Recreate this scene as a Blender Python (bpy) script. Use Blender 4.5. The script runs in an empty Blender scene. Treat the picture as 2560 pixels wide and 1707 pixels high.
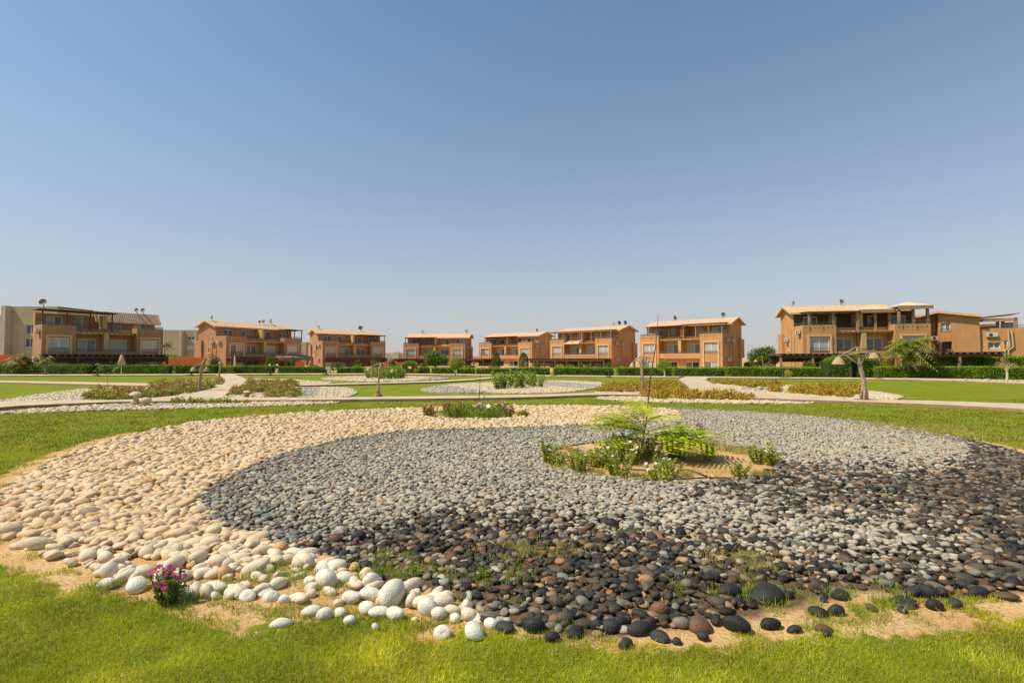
import bpy, bmesh, math, random
import numpy as np
from mathutils import Vector, Matrix
# ------------------------------------------------------------------ camera, sky, sun
S = bpy.context.scene
COL = S.collection
FPX, H, PIT = 1209.0, 2.0, math.atan((897-853.5)/1209.0)
cd = bpy.data.cameras.new('camera'); cam = bpy.data.objects.new('camera', cd); COL.objects.link(cam)
cam.location = (0, 0, H); cam.rotation_euler = (math.pi/2+PIT, 0, 0)
cd.sensor_width = 36; cd.lens = 17.0; cd.clip_start = .05; cd.clip_end = 9000
S.camera = cam
SUN_EL, SUN_AZ = math.radians(54), math.radians(-104)      # azimuth from +Y, clockwise: the sun stands to the left
w = bpy.data.worlds.new('World'); S.world = w; w.use_nodes = True
nt = w.node_tree; bg = nt.nodes['Background']
sky = nt.nodes.new('ShaderNodeTexSky'); sky.sky_type = 'NISHITA'; sky.sun_disc = False
sky.sun_elevation = SUN_EL; sky.sun_rotation = SUN_AZ
sky.altitude = 0; sky.air_density = 1.0; sky.dust_density = .9; sky.ozone_density = 2.2
# dusty desert air: the sky pales to grey towards the horizon all round
tcw = nt.nodes.new('ShaderNodeTexCoord'); sz_ = nt.nodes.new('ShaderNodeSeparateXYZ'); nt.links.new(tcw.outputs['Generated'], sz_.inputs[0])
ex = nt.nodes.new('ShaderNodeMath'); ex.operation = 'MULTIPLY'; ex.inputs[1].default_value = -3.7; ex.use_clamp = False; nt.links.new(sz_.outputs[2], ex.inputs[0])
hr = nt.nodes.new('ShaderNodeMath'); hr.operation = 'EXPONENT'; nt.links.new(ex.outputs[0], hr.inputs[0]); hr.use_clamp = True
mw = nt.nodes.new('ShaderNodeMix'); mw.data_type = 'RGBA'; mw.inputs[7].default_value = (4.15, 3.85, 3.92, 1)
nt.links.new(hr.outputs[0], mw.inputs[0]); mt = nt.nodes.new('ShaderNodeMix'); mt.data_type = 'RGBA'; mt.blend_type = 'MULTIPLY'; mt.inputs[0].default_value = 1; mt.inputs[7].default_value = (.76, .98, 1.02, 1)
nt.links.new(sky.outputs[0], mt.inputs[6]); nt.links.new(mt.outputs[2], mw.inputs[6]); nt.links.new(mw.outputs[2], bg.inputs[0]); bg.inputs[1].default_value = 0.132
sl = bpy.data.lights.new('sun', 'SUN'); sl.energy = 4.8; sl.angle = math.radians(.5); sl.color = (1, .89, .70)
so = bpy.data.objects.new('sun', sl); COL.objects.link(so)
sd = Vector((math.sin(SUN_AZ)*math.cos(SUN_EL), math.cos(SUN_AZ)*math.cos(SUN_EL), math.sin(SUN_EL)))
so.rotation_euler = (-sd).to_track_quat('-Z', 'Y').to_euler(); so.location = (0, 0, 30)
S.view_settings.view_transform = 'Standard'; S.view_settings.look = 'None'
S.view_settings.exposure = 0.08; S.view_settings.gamma = 1.0
S.render.engine = 'CYCLES'
random.seed(4); rng = np.random.default_rng(7)
R = math.radians
cp, sp = math.cos(PIT), math.sin(PIT)
# ------------------------------------------------------------------ from the photograph to the place
def W(u, v, z=0.0):
    """where the line of sight of a photo pixel meets the ground"""
    dx, dy = (u-1280)/FPX, (853.5-v)/FPX
    d = (dx, cp-dy*sp, sp+dy*cp); t = (z-H)/d[2]
    return Vector((d[0]*t, d[1]*t, z))
def P(u, v, Y):
    dx, dy = (u-1280)/FPX, (853.5-v)/FPX
    t = Y/(cp-dy*sp)
    return Vector((dx*t, Y, H+t*(sp+dy*cp)))
def poly(pts): return [(W(u, v).x, W(u, v).y) for u, v in pts]
def chaikin(p, n=1):
    for _ in range(n):
        q = []
        for i in range(len(p)):
            a, b = p[i], p[(i+1) % len(p)]
            q += [(a[0]*.75+b[0]*.25, a[1]*.75+b[1]*.25), (a[0]*.25+b[0]*.75, a[1]*.25+b[1]*.75)]
        p = q
    return p
def inside(X, Y, pg):
    r = np.zeros(X.shape, bool); n = len(pg); j = n-1
    for i in range(n):
        xi, yi = pg[i]; xj, yj = pg[j]
        c = ((yi > Y) != (yj > Y)) & (X < (xj-xi)*(Y-yi)/((yj-yi) or 1e-9)+xi)
        r ^= c; j = i
    return r
def dist(X, Y, pg):
    d = np.full(X.shape, 1e9); n = len(pg)
    for i in range(n):
        ax, ay = pg[i]; bx, by = pg[(i+1) % n]
        L = (bx-ax)**2+(by-ay)**2+1e-9
        t = np.clip(((X-ax)*(bx-ax)+(Y-ay)*(by-ay))/L, 0, 1)
        d = np.minimum(d, np.hypot(X-ax-t*(bx-ax), Y-ay-t*(by-ay)))
    return d
def vnoise(X, Y, s, seed=0):
    """smooth value noise 0..1"""
    g = np.random.default_rng(seed).random((64, 64)); x, y = X/s+1000, Y/s+1000
    xi, yi = np.floor(x).astype(int), np.floor(y).astype(int); fx, fy = x-xi, y-yi
    fx, fy = fx*fx*(3-2*fx), fy*fy*(3-2*fy)
    G = lambda a, b: g[a % 64, b % 64]
    return (G(xi, yi)*(1-fx)+G(xi+1, yi)*fx)*(1-fy)+(G(xi, yi+1)*(1-fx)+G(xi+1, yi+1)*fx)*fy
# ------------------------------------------------------------------ materials
def mat(name, col, rough=.8, var=.15, scale=3., bump=0., bscale=40., spec=.3, attr=False, col2=None, transl=0., metal=0., stretch=None):
    m = bpy.data.materials.new(name); m.use_nodes = True; t = m.node_tree; b = t.nodes['Principled BSDF']
    b.inputs['Roughness'].default_value = rough; b.inputs['Specular IOR Level'].default_value = spec
    b.inputs['Metallic'].default_value = metal
    tc = t.nodes.new('ShaderNodeTexCoord'); src = tc.outputs['Object']
    if stretch:
        mp = t.nodes.new('ShaderNodeMapping'); mp.inputs['Scale'].default_value = stretch
        t.links.new(src, mp.inputs[0]); src = mp.outputs[0]
    n = t.nodes.new('ShaderNodeTexNoise'); n.inputs['Scale'].default_value = scale; n.inputs['Detail'].default_value = 6
    t.links.new(src, n.inputs['Vector'])
    r = t.nodes.new('ShaderNodeMapRange'); r.inputs[1].default_value = .3; r.inputs[2].default_value = .7
    t.links.new(n.outputs[0], r.inputs[0])
    mx = t.nodes.new('ShaderNodeMix'); mx.data_type = 'RGBA'
    c2 = col2 if col2 else tuple(c*(1-var) for c in col); c1 = col if col2 else tuple(min(1, c*(1+var)) for c in col)
    mx.inputs[6].default_value = (*c1, 1); mx.inputs[7].default_value = (*c2, 1)
    t.links.new(r.outputs[0], mx.inputs[0]); out = mx.outputs[2]
    if attr:
        a = t.nodes.new('ShaderNodeAttribute'); a.attribute_name = 'Col'
        mu = t.nodes.new('ShaderNodeMix'); mu.data_type = 'RGBA'; mu.blend_type = 'MULTIPLY'; mu.inputs[0].default_value = 1
        t.links.new(out, mu.inputs[6]); t.links.new(a.outputs['Color'], mu.inputs[7]); out = mu.outputs[2]
    t.links.new(out, b.inputs['Base Color'])
    if bump:
        n2 = t.nodes.new('ShaderNodeTexNoise'); n2.inputs['Scale'].default_value = bscale; n2.inputs['Detail'].default_value = 4
        t.links.new(src, n2.inputs['Vector'])
        bp = t.nodes.new('ShaderNodeBump'); bp.inputs['Strength'].default_value = bump; bp.inputs['Distance'].default_value = .02
        t.links.new(n2.outputs[0], bp.inputs['Height']); t.links.new(bp.outputs[0], b.inputs['Normal'])
    if transl:
        tr = t.nodes.new('ShaderNodeBsdfTranslucent'); t.links.new(out, tr.inputs[0])
        ms = t.nodes.new('ShaderNodeMixShader'); ms.inputs[0].default_value = transl
        t.links.new(b.outputs[0], ms.inputs[1]); t.links.new(tr.outputs[0], ms.inputs[2])
        t.links.new(ms.outputs[0], t.nodes['Material Output'].inputs[0])
    return m
def stucco(name, c):
    """render with vertical rain streaks and blotches"""
    m = mat(name, c, .9, .10, .6, .25, 25, .15)
    t = m.node_tree; b = t.nodes['Principled BSDF']; old = b.inputs['Base Color'].links[0].from_socket
    tc = t.nodes.new('ShaderNodeTexCoord'); mp = t.nodes.new('ShaderNodeMapping'); mp.inputs['Scale'].default_value = (3, 3, .25)
    n = t.nodes.new('ShaderNodeTexNoise'); n.inputs['Scale'].default_value = 1.2; n.inputs['Detail'].default_value = 4
    t.links.new(tc.outputs['Object'], mp.inputs[0]); t.links.new(mp.outputs[0], n.inputs['Vector'])
    r = t.nodes.new('ShaderNodeMapRange'); r.inputs[1].default_value = .45; r.inputs[2].default_value = .75; r.inputs[4].default_value = .45
    t.links.new(n.outputs[0], r.inputs[0])
    mx = t.nodes.new('ShaderNodeMix'); mx.data_type = 'RGBA'; mx.inputs[7].default_value = (c[0]*.72, c[1]*.68, c[2]*.66, 1)
    t.links.new(r.outputs[0], mx.inputs[0]); t.links.new(old, mx.inputs[6]); t.links.new(mx.outputs[2], b.inputs['Base Color'])
    return m
def tiles(name, c):
    m = mat(name, c, .85, .14, 2., 0, 1, .2)
    t = m.node_tree; b = t.nodes['Principled BSDF']; tc = t.nodes.new('ShaderNodeTexCoord')
    wv = t.nodes.new('ShaderNodeTexWave'); wv.bands_direction = 'X'; wv.inputs['Scale'].default_value = 1.3; wv.inputs['Distortion'].default_value = .2
    t.links.new(tc.outputs['Object'], wv.inputs['Vector'])
    bp = t.nodes.new('ShaderNodeBump'); bp.inputs['Strength'].default_value = .7; bp.inputs['Distance'].default_value = .06
    t.links.new(wv.outputs[0], bp.inputs['Height']); t.links.new(bp.outputs[0], b.inputs['Normal'])
    return m
M = {}
M['wall'] = stucco('terracotta_render', (.54, .28, .122))
M['wall2'] = stucco('ochre_render', (.64, .365, .142))
M['wall3'] = stucco('brown_and_shade_render', (.43, .235, .128))  # brown houses; as topwall it puts terrace shade into the colour
M['deep'] = mat('terrace_shade_render', (.13, .07, .045), .9, .12, 1)  # canopy shade on house eight's terrace, put into the wall colour
M['trim'] = mat('trim_render', (.66, .42, .21), .85, .08, 2)
M['tile'] = tiles('roof_tiles', (.62, .40, .25))
M['stone'] = mat('stone_cladding', (.62, .44, .19), .9, .3, 5, .5, 12, col2=(.45, .29, .11))
M['frame'] = mat('white_frame', (.74, .72, .68), .5, .04)
M['dark'] = mat('dark_metal', (.045, .04, .04), .5, .1)
M['teal'] = mat('teal_rail', (.06, .11, .10), .5, .1)
M['rail'] = mat('grey_rail', (.13, .13, .12), .5, .1)
M['glass_dark'] = mat('dark_glass', (.035, .04, .045), .08, .3, 1.5, spec=.7)
M['glass_grey'] = mat('grey_glass', (.16, .18, .18), .1, .35, 2.5, spec=.6, stretch=(6, 6, .4))
M['curtain'] = mat('curtained_glass', (.50, .50, .43), .3, .3, 3, spec=.5, stretch=(9, 9, .3), col2=(.30, .31, .28))
M['shutter'] = mat('cream_shutter', (.66, .56, .40), .6, .05, 2)
M['wood'] = mat('dark_timber', (.13, .075, .05), .8, .3, 6, .3, 20)
M['rustic'] = mat('rustic_timber', (.36, .22, .12), .85, .3, 8, .4, 20)
M['log'] = mat('pale_log', (.76, .64, .46), .85, .15, 8)
M['canvas'] = mat('canopy_cloth', (.62, .50, .34), .85, .12, 1.2)
M['ac'] = mat('cooling_unit', (.58, .52, .42), .5, .06)
M['pipe'] = mat('drain_pipe', (.52, .38, .24), .6, .1)
M['dish'] = mat('dish_grey', (.21, .185, .16), .55, .15)
M['beige'] = stucco('beige_render', (.44, .37, .25))
M['beige2'] = mat('pale_beige_render', (.50, .44, .33), .9, .08)
M['orange'] = mat('orange_render', (.50, .10, .03), .8, .15, .5)
M['thatch'] = mat('thatch', (.33, .22, .13), .95, .3, 5, .8, 30, stretch=(6, 6, .5))
M['wick'] = mat('wicker', (.46, .31, .18), .9, .25, 30, .8, 60, stretch=(1, 1, .25))
M['bark'] = mat('bark', (.22, .15, .10), .95, .3, 8, .8, 25, stretch=(3, 3, .6))
M['drift'] = mat('driftwood', (.50, .37, .23), .9, .35, 9, .8, 30, stretch=(4, 4, .5), col2=(.30, .20, .12))
M['plinth'] = mat('plinth_stone', (.40, .22, .13), .9, .2, 6, .5, 20)
M['sandstone'] = mat('carved_sandstone', (.60, .44, .27), .9, .15, 8, .4, 30)
M['leaf'] = mat('leaves', (1, 1, 1), .55, .08, 3, spec=.25, attr=True, transl=.28)
M['petal'] = mat('petals', (1, 1, 1), .6, .05, 3, spec=.2, attr=True, transl=.25)
M['blade'] = mat('grass_blades', (1, 1, 1), .55, .1, 1, spec=.2, attr=True, transl=.35)
M['pebble'] = mat('pebbles', (1, 1, 1), .58, .30, 9, .5, 70, spec=.3, attr=True)
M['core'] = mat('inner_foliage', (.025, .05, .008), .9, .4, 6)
M['path'] = mat('paving', (.52, .41, .275), .9, .16, 1.1, .2, 60, .15)
M['kerb'] = mat('kerb_brown', (.34, .21, .125), .95, .2, 3, .3, 30)
M['hose'] = mat('black_hose', (.02, .02, .02), .5, .1)
M['soil'] = mat('soil', (.40, .25, .12), .95, .2, 4, .3, 30)
M['umb'] = mat('salmon_cloth', (.60, .33, .20), .8, .08)
# ------------------------------------------------------------------ object helpers
def link(o, parent=None):
    COL.objects.link(o)
    if parent: o.parent = parent
    return o
def tag(o, label=None, cat=None, group=None, kind=None):
    if label: o['label'] = label
    if cat: o['category'] = cat
    if group: o['group'] = group
    if kind: o['kind'] = kind
    return o
def empty(name, loc=(0, 0, 0), rz=0, **k):
    o = bpy.data.objects.new(name, None); o.empty_display_size = .2; link(o); o.location = loc; o.rotation_euler = (0, 0, rz)
    return tag(o, **k)
def npmesh(name, V, F, m, parent=None, col=None, smooth=False):
    """V (n,3), F (k,3 or 4), col (n,3) optional"""
    me = bpy.data.meshes.new(name); V = np.ascontiguousarray(V, np.float32); F = np.ascontiguousarray(F, np.int32)
    me.vertices.add(len(V)); me.vertices.foreach_set('co', V.ravel())
    k = F.shape[1]; me.loops.add(F.size); me.loops.foreach_set('vertex_index', F.ravel())
    me.polygons.add(len(F)); me.polygons.foreach_set('loop_start', np.arange(0, F.size, k, dtype=np.int32))
    try: me.polygons.foreach_set('loop_total', np.full(len(F), k, np.int32))
    except Exception: pass
    if smooth: me.polygons.foreach_set('use_smooth', np.ones(len(F), bool))
    if col is not None:
        a = me.color_attributes.new('Col', 'FLOAT_COLOR', 'POINT')
        c = np.ones((len(V), 4), np.float32); c[:, :3] = col; a.data.foreach_set('color', c.ravel())
    me.update(calc_edges=True); me.materials.append(m)
    return link(bpy.data.objects.new(name, me), parent)
class MB:
    def __init__(s): s.v = []; s.f = []
    def add(s, v, f): b = len(s.v); s.v += [tuple(x) for x in v]; s.f += [tuple(i+b for i in g) for g in f]
    def box(s, x0, x1, y0, y1, z0, z1, pl=None):
        v = [(x, y, z) for x in (x0, x1) for y in (y0, y1) for z in (z0, z1)]
        if pl: v = [pl(*q) for q in v]
        s.add(v, [(0, 1, 3, 2), (4, 6, 7, 5), (0, 4, 5, 1), (2, 3, 7, 6), (0, 2, 6, 4), (1, 5, 7, 3)]); return s
    def tube(s, pts, rad, n=7, cap=True):
        pts = [Vector(p) for p in pts]; b = len(s.v)
        if not hasattr(rad, '__len__'): rad = [rad]*len(pts)
        for i, p in enumerate(pts):
            d = (pts[min(i+1, len(pts)-1)]-pts[max(i-1, 0)]).normalized()
            a = d.cross(Vector((0, 0, 1)) if abs(d.z) < .9 else Vector((0, 1, 0))).normalized(); c = d.cross(a)
            for k in range(n):
                t = 2*math.pi*k/n; s.v.append(tuple(p+(a*math.cos(t)+c*math.sin(t))*rad[i]))
        for i in range(len(pts)-1):
            for k in range(n):
                k2 = (k+1) % n; s.f.append((b+i*n+k, b+i*n+k2, b+(i+1)*n+k2, b+(i+1)*n+k))
        if cap: s.f.append(tuple(b+k for k in range(n))[::-1]); s.f.append(tuple(b+(len(pts)-1)*n+k for k in range(n)))
        return s
    def lathe(s, prof, c=(0, 0, 0), n=20, fx=None):
        b = len(s.v)
        for r, z in prof:
            for k in range(n):
                t = 2*math.pi*k/n; rr = r*(fx(t, z) if fx else 1); s.v.append((c[0]+rr*math.cos(t), c[1]+rr*math.sin(t), c[2]+z))
        for i in range(len(prof)-1):
            for k in range(n):
                k2 = (k+1) % n; s.f.append((b+i*n+k, b+i*n+k2, b+(i+1)*n+k2, b+(i+1)*n+k))
        return s
    def quad(s, *p): s.add(p, [tuple(range(len(p)))]); return s
    def prism(s, pg, z0, z1):
        n = len(pg); s.add([(x, y, z0) for x, y in pg]+[(x, y, z1) for x, y in pg],
                           [tuple(range(n, 2*n))]+[(i, (i+1) % n, n+(i+1) % n, n+i) for i in range(n)]); return s
    def build(s, name, m, parent=None, smooth=False, bevel=0):
        me = bpy.data.meshes.new(name); me.from_pydata(s.v, [], s.f)
        bm = bmesh.new(); bm.from_mesh(me); bmesh.ops.recalc_face_normals(bm, faces=bm.faces)
        if any(len(f.verts) > 4 for f in bm.faces): bmesh.ops.triangulate(bm, faces=[f for f in bm.faces if len(f.verts) > 4])
        bm.to_mesh(me); bm.free(); me.materials.append(m)
        if smooth: me.polygons.foreach_set('use_smooth', [True]*len(me.polygons))
        o = link(bpy.data.objects.new(name, me), parent)
        if bevel:
            md = o.modifiers.new('bevel', 'BEVEL'); md.width = bevel; md.segments = 2; md.limit_method = 'ANGLE'
        return o
def leaves(C, size, asp=.5, r=None, up=0.0, droop=None):
    """one small folded leaf (quad) per centre"""
    r = r or rng; n = len(C); size = np.broadcast_to(size, n)[:, None]
    d = r.normal(size=(n, 3)); d[:, 2] = d[:, 2]*.7+up; d /= np.linalg.norm(d, axis=1)[:, None]+1e-9
    e = np.cross(d, r.normal(size=(n, 3))); e /= np.linalg.norm(e, axis=1)[:, None]+1e-9
    V = np.stack([C-d*size*.5, C+e*size*asp*.5, C+d*size*.5, C-e*size*asp*.5], 1).reshape(-1, 3)
    return V, np.arange(4*n).reshape(n, 4)
def leafcol(n, base, var=.25, alt=None, p=0., r=None):
    r = r or rng; c = np.array(base)[None]*(1+var*r.uniform(-1, 1, (n, 1)))
    c = c*(1+.1*r.uniform(-1, 1, (n, 3)))
    if alt is not None:
        k = r.random(n) < p; c[k] = np.array(alt)[None]*(1+var*r.uniform(-1, 1, (k.sum(), 1)))
    return np.repeat(np.clip(c, 0, 1), 4, 0)
exec_parts = []
# ------------------------------------------------------------------ outlines of beds, paths, lawns
BED = chaikin(poly([(-330, 1290), (-60, 1255), (0, 1237), (57, 1195), (153, 1142), (268, 1107), (383, 1078), (505, 1055.5), (651, 1042), (765, 1034),
    (941, 1025), (1133, 1018.5), (1324, 1015.5), (1515, 1016), (1700, 1022), (1900, 1031), (2040, 1042), (2180, 1058), (2320, 1081), (2419, 1100),
    (2560, 1135), (2700, 1180), (2850, 1260), (2850, 1400), (2700, 1450), (2541, 1484), (2410, 1492), (2277, 1490), (2200, 1475), (2130, 1490), (2000, 1515),
    (1900, 1540), (1750, 1560), (1600, 1585), (1450, 1588), (1300, 1575), (1200, 1558), (1120, 1535), (1000, 1515), (860, 1518), (750, 1510), (660, 1485),
    (560, 1505), (490, 1500), (420, 1480), (330, 1458), (225, 1440), (149, 1408), (98, 1386), (60, 1362), (6, 1353), (-60, 1345), (-330, 1320)]))
ISLE = chaikin(poly([(1345, 1152), (1420, 1178), (1538, 1197), (1687, 1211), (1806, 1203), (1919, 1180), (1945, 1160), (1930, 1140), (1865, 1119), (1687, 1110), (1508, 1105), (1404, 1117)]))
BACKBED = chaikin(poly([(1058, 1041), (1090, 1047.5), (1200, 1050.5), (1300, 1046), (1325, 1039), (1290, 1030), (1180, 1026), (1090, 1029)]))
CREAM = poly([(-900, 1700), (-900, 940), (1627, 1005), (1627, 1021), (1687, 1028), (1711, 1045), (1687, 1052), (1479, 1063), (1300, 1070), (1023, 1078),
    (900, 1092), (746, 1126), (612, 1176), (536, 1214), (494, 1249), (501, 1279), (543, 1314), (612, 1337), (689, 1363), (784, 1398), (859, 1419), (1002, 1467),
    (1121, 1490), (1210, 1544), (1225, 1600), (1200, 1700)])
DARKA = poly([(790, 1360), (870, 1325), (1000, 1303), (1120, 1278), (1300, 1303), (1500, 1315), (1700, 1335), (1870, 1362), (2014, 1398), (2200, 1425), (2350, 1430),
    (2560, 1400), (2900, 1400), (2900, 1700), (1225, 1700), (1210, 1544), (1100, 1480), (859, 1419)])
DARKB = poly([(1760, 1200), (1850, 1180), (1960, 1172), (2180, 1176), (2330, 1178), (2440, 1150), (2400, 1095), (2560, 1130), (3000, 1220), (3000, 1430), (2560, 1400), (2400, 1370),
    (2265, 1320), (2150, 1290), (2000, 1262), (1850, 1235)])
SANDS = [poly(q) for q in (
    [(-300, 1310), (0, 1345), (60, 1362), (100, 1388), (150, 1412), (200, 1460), (330, 1470), (490, 1505), (560, 1512), (700, 1565), (610, 1578), (480, 1530), (420, 1500), (300, 1482), (170, 1478), (110, 1448), (50, 1418), (0, 1405), (-300, 1380)],
    [(2080, 1560), (2277, 1520), (2400, 1505), (2560, 1490), (2800, 1450), (2800, 1500), (2560, 1558), (2400, 1572), (2300, 1578), (2150, 1592)],
    [(1440, 1580), (1560, 1580), (1700, 1575), (1950, 1540), (2100, 1520), (2120, 1560), (1950, 1590), (1750, 1612), (1600, 1618), (1440, 1602)],
    [(-200, 1300), (-60, 1235), (0, 1193), (50, 1168), (120, 1136), (220, 1105), (300, 1085), (350, 1080), (268, 1109), (153, 1145), (57, 1198), (0, 1242), (-200, 1330)],
    [(1040, 1560), (1110, 1560), (1120, 1590), (1060, 1600)],
    [(2400, 1095), (2480, 1108), (2560, 1122), (2700, 1160), (2560, 1145)])]
BEDS = {k: chaikin(poly(v)) for k, v in {
    'left': [(-200, 1018), (0, 1003.5), (77, 991), (150, 980), (230, 971.5), (364, 969.8), (420, 971), (528, 973), (500, 983), (440, 994), (350, 1003), (287, 1006), (191, 1005.5), (0, 1008.5), (-200, 1024)],
    'front': [(-40, 1037), (100, 1023), (191, 1017), (300, 1012), (383, 1011), (574, 1007.5), (700, 1006.5), (860, 1006.5), (820, 1011), (700, 1015), (574, 1019), (383, 1024.5), (191, 1029), (80, 1034)],
    'upper': [(360, 961.5), (400, 956.5), (440, 953.5), (500, 951.5), (553, 952), (556, 963), (440, 963.8)],
    'vee': [(613, 948), (662, 949), (737, 951), (800, 955), (845, 959.5), (740, 964.5), (622, 965.5), (625, 955)],
    'shrubby': [(612, 971), (727, 969), (860, 969), (880, 973), (897, 983), (880, 991), (850, 997.5), (740, 998.5), (565, 997), (590, 978)],
    'far_oval': [(790, 948), (833, 943), (920, 941.5), (1020, 941.5), (1128, 945.7), (1114, 949), (1020, 953.5), (946, 955.5), (852, 953)],
    'mid_oval': [(1049, 975.5), (1086, 965.5), (1150, 960), (1238, 956.7), (1356, 953.5), (1402, 952.3), (1505, 956.7), (1540, 962), (1505, 969), (1449, 978), (1393, 983.5), (1300, 985), (1187, 982.5), (1095, 983), (1058, 979.5)],
    'sedum': [(1440, 989.5), (1500, 981), (1500, 972), (1530, 963), (1620, 958), (1690, 960), (1712, 974), (1715, 985), (1600, 986), (1500, 988)],
    'sedum_front': [(1477, 995), (1550, 993), (1700, 996), (1800, 1001), (1960, 1005), (2060, 1010), (1900, 1010.5), (1800, 1009), (1650, 1007), (1550, 1003.5)],
    'right': [(1782, 958), (1850, 960), (1936, 963.5), (2065, 968), (2194, 981), (2265, 992), (2240, 1001), (2160, 1003), (2104, 1000), (1979, 990), (1876, 981.5), (1812, 970)]}.items()}
PATHS = {k: chaikin(poly(v)) for k, v in {
    'back': [(-300, 936.5), (0, 937.7), (400, 937), (700, 935), (1000, 935.3), (1200, 937.3), (1340, 939.5), (1560, 941.5), (1800, 943.7), (2100, 946), (2350, 948.5), (2560, 953), (2900, 958), (3900, 974), (3900, 996),
             (2900, 972), (2560, 961.5), (2350, 953), (2100, 949), (1800, 946.7), (1560, 944.4), (1340, 942.3), (1200, 940.0), (1000, 937.6), (700, 937.4), (400, 940), (0, 941.6), (-300, 941), (-1200, 940), (-1200, 935.5)],
    'upper': [(-300, 949), (0, 954.3), (191, 957.8), (344, 960.8), (450, 964), (600, 966), (727, 964.8), (900, 960.5), (1000, 957.5), (1133, 953), (1267, 942), (1300, 940), (1370, 941.3), (1310, 944), (1267, 945.6), (1133, 957), (1000, 961),
              (900, 963.8), (727, 968.3), (600, 970), (450, 968.5), (363, 968.5), (191, 963.5), (0, 959), (-300, 953), (-1200, 943), (-1200, 939.5)],
    'front': [(-350, 1035), (0, 1009), (191, 1006), (287, 1006.5), (420, 1000), (600, 998.5), (804, 999.5), (941, 997.6), (1133, 995), (1324, 992), (1496, 986.5), (1600, 985.5), (1750, 986), (1893, 989.5), (2000, 994), (2108, 1000.5), (2185, 1004),
              (2350, 1008.5), (2560, 1015.5), (2900, 1030), (3900, 1078), (3900, 1125), (2900, 1056), (2560, 1030), (2350, 1018), (2185, 1012), (2108, 1009), (2000, 1005.5), (1893, 1001), (1750, 995), (1600, 992.5), (1496, 992), (1324, 999), (1133, 1002), (941, 1004), (804, 1006), (600, 1007),
              (420, 1009.5), (287, 1011), (191, 1015), (0, 1024), (-350, 1062), (-1300, 1140), (-1300, 1095)],
    'left_branch': [(528, 937), (545, 940), (559, 947), (562, 956.4), (556, 965), (540, 972), (500, 984), (440, 995), (350, 1003.5), (450, 1004), (600, 1002), (562, 996), (572, 986), (592, 976), (612, 969), (621, 963), (622, 954.5), (608, 945), (584, 937.5)],
    'right_branch': [(1712, 945), (1700, 949), (1694, 956), (1700, 966), (1713, 976), (1730, 988), (1900, 995), (2060, 1002), (2060, 998), (1979, 991), (1876, 983), (1808, 971), (1780, 962), (1768, 954), (1775, 945)]}.items()}
LAWN_EXCL = [BED]+list(BEDS.values())+list(PATHS.values())
# ------------------------------------------------------------------ ground sheet
def axis(a, b, st, far):
    f = np.arange(a, b+1e-6, st); return np.concatenate([-np.array(far[0][::-1]), f, np.array(far[1])])
gx = axis(-30, 30, .14, ([32, 36, 45, 60, 90, 150, 300, 800, 3000], [32, 36, 45, 60, 90, 150, 300, 800, 3000]))
gy = axis(1.5, 27, .14, ([1, 5, 20, 100, 400], [27.5, 29, 31, 34, 38, 43, 50, 58, 68, 80, 95, 120, 170, 300, 700, 1600, 4000, 7000]))
GX, GY = np.meshgrid(gx, gy); X, Y = GX.ravel(), GY.ravel()
inb = inside(X, Y, BED); db = dist(X, Y, BED)
sand = np.where(inb, 1., np.clip(1.2-db/(.12+.30*vnoise(X, Y, .9, 3)), 0, 1))
for q in SANDS:
    i = inside(X, Y, q); d = dist(X, Y, q); sand = np.maximum(sand, np.where(i, np.clip(.6+d/.2, 0, 1), np.clip(.7-d/.30, 0, 1)))
creamz = inside(X, Y, CREAM)
dark = (inb & ~creamz & ~inside(X, Y, ISLE)).astype(float)
farsand = np.clip((Y-66-vnoise(X, Y, 18, 5)*14)/6, 0, 1); sand = np.maximum(sand, farsand)
Z = np.zeros(len(X)); nr = (Y > 1.4) & (Y < 27) & (abs(X) < 30)
Z[nr] = (vnoise(X, Y, .9, 8)[nr]-.5)*.02
ny, nx = GX.shape; ii = np.arange(ny*nx).reshape(ny, nx)
F = np.stack([ii[:-1, :-1], ii[:-1, 1:], ii[1:, 1:], ii[1:, :-1]], -1).reshape(-1, 4)
gm = bpy.data.materials.new('ground'); gm.use_nodes = True; t = gm.node_tree; b = t.nodes['Principled BSDF']
b.inputs['Roughness'].default_value = .95; b.inputs['Specular IOR Level'].default_value = .1
def N(k, **kw):
    n = t.nodes.new(k)
    for a, v in kw.items(): n.inputs[a].default_value = v
    return n
tc = N('ShaderNodeTexCoord')
def noise(sc, det=5, st=None):
    n = N('ShaderNodeTexNoise'); n.inputs['Scale'].default_value = sc; n.inputs['Detail'].default_value = det
    if st:
        mp = N('ShaderNodeMapping'); mp.inputs['Scale'].default_value = st; t.links.new(tc.outputs['Object'], mp.inputs[0]); t.links.new(mp.outputs[0], n.inputs['Vector'])
    else: t.links.new(tc.outputs['Object'], n.inputs['Vector'])
    return n.outputs[0]
def rmp(s, a, b_, c=0, d=1):
    r = N('ShaderNodeMapRange'); t.links.new(s, r.inputs[0])
    for i, v in enumerate((a, b_, c, d)): r.inputs[i+1].default_value = v
    return r.outputs[0]
def mix(f, a, b_):
    m_ = N('ShaderNodeMix'); m_.data_type = 'RGBA'; t.links.new(f, m_.inputs[0])
    for s, k in ((a, 6), (b_, 7)):
        if isinstance(s, tuple): m_.inputs[k].default_value = (*s, 1)
        else: t.links.new(s, m_.inputs[k])
    return m_.outputs[2]
g1 = mix(rmp(noise(.45, 4), .35, .65), (.18, .225, .008), (.28, .285, .012))
g1 = mix(rmp(noise(9, 6), .3, .75), g1, (.12, .14, .008))
g1 = mix(rmp(noise(.12, 3), .5, .72), g1, (.22, .20, .025))
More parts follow.
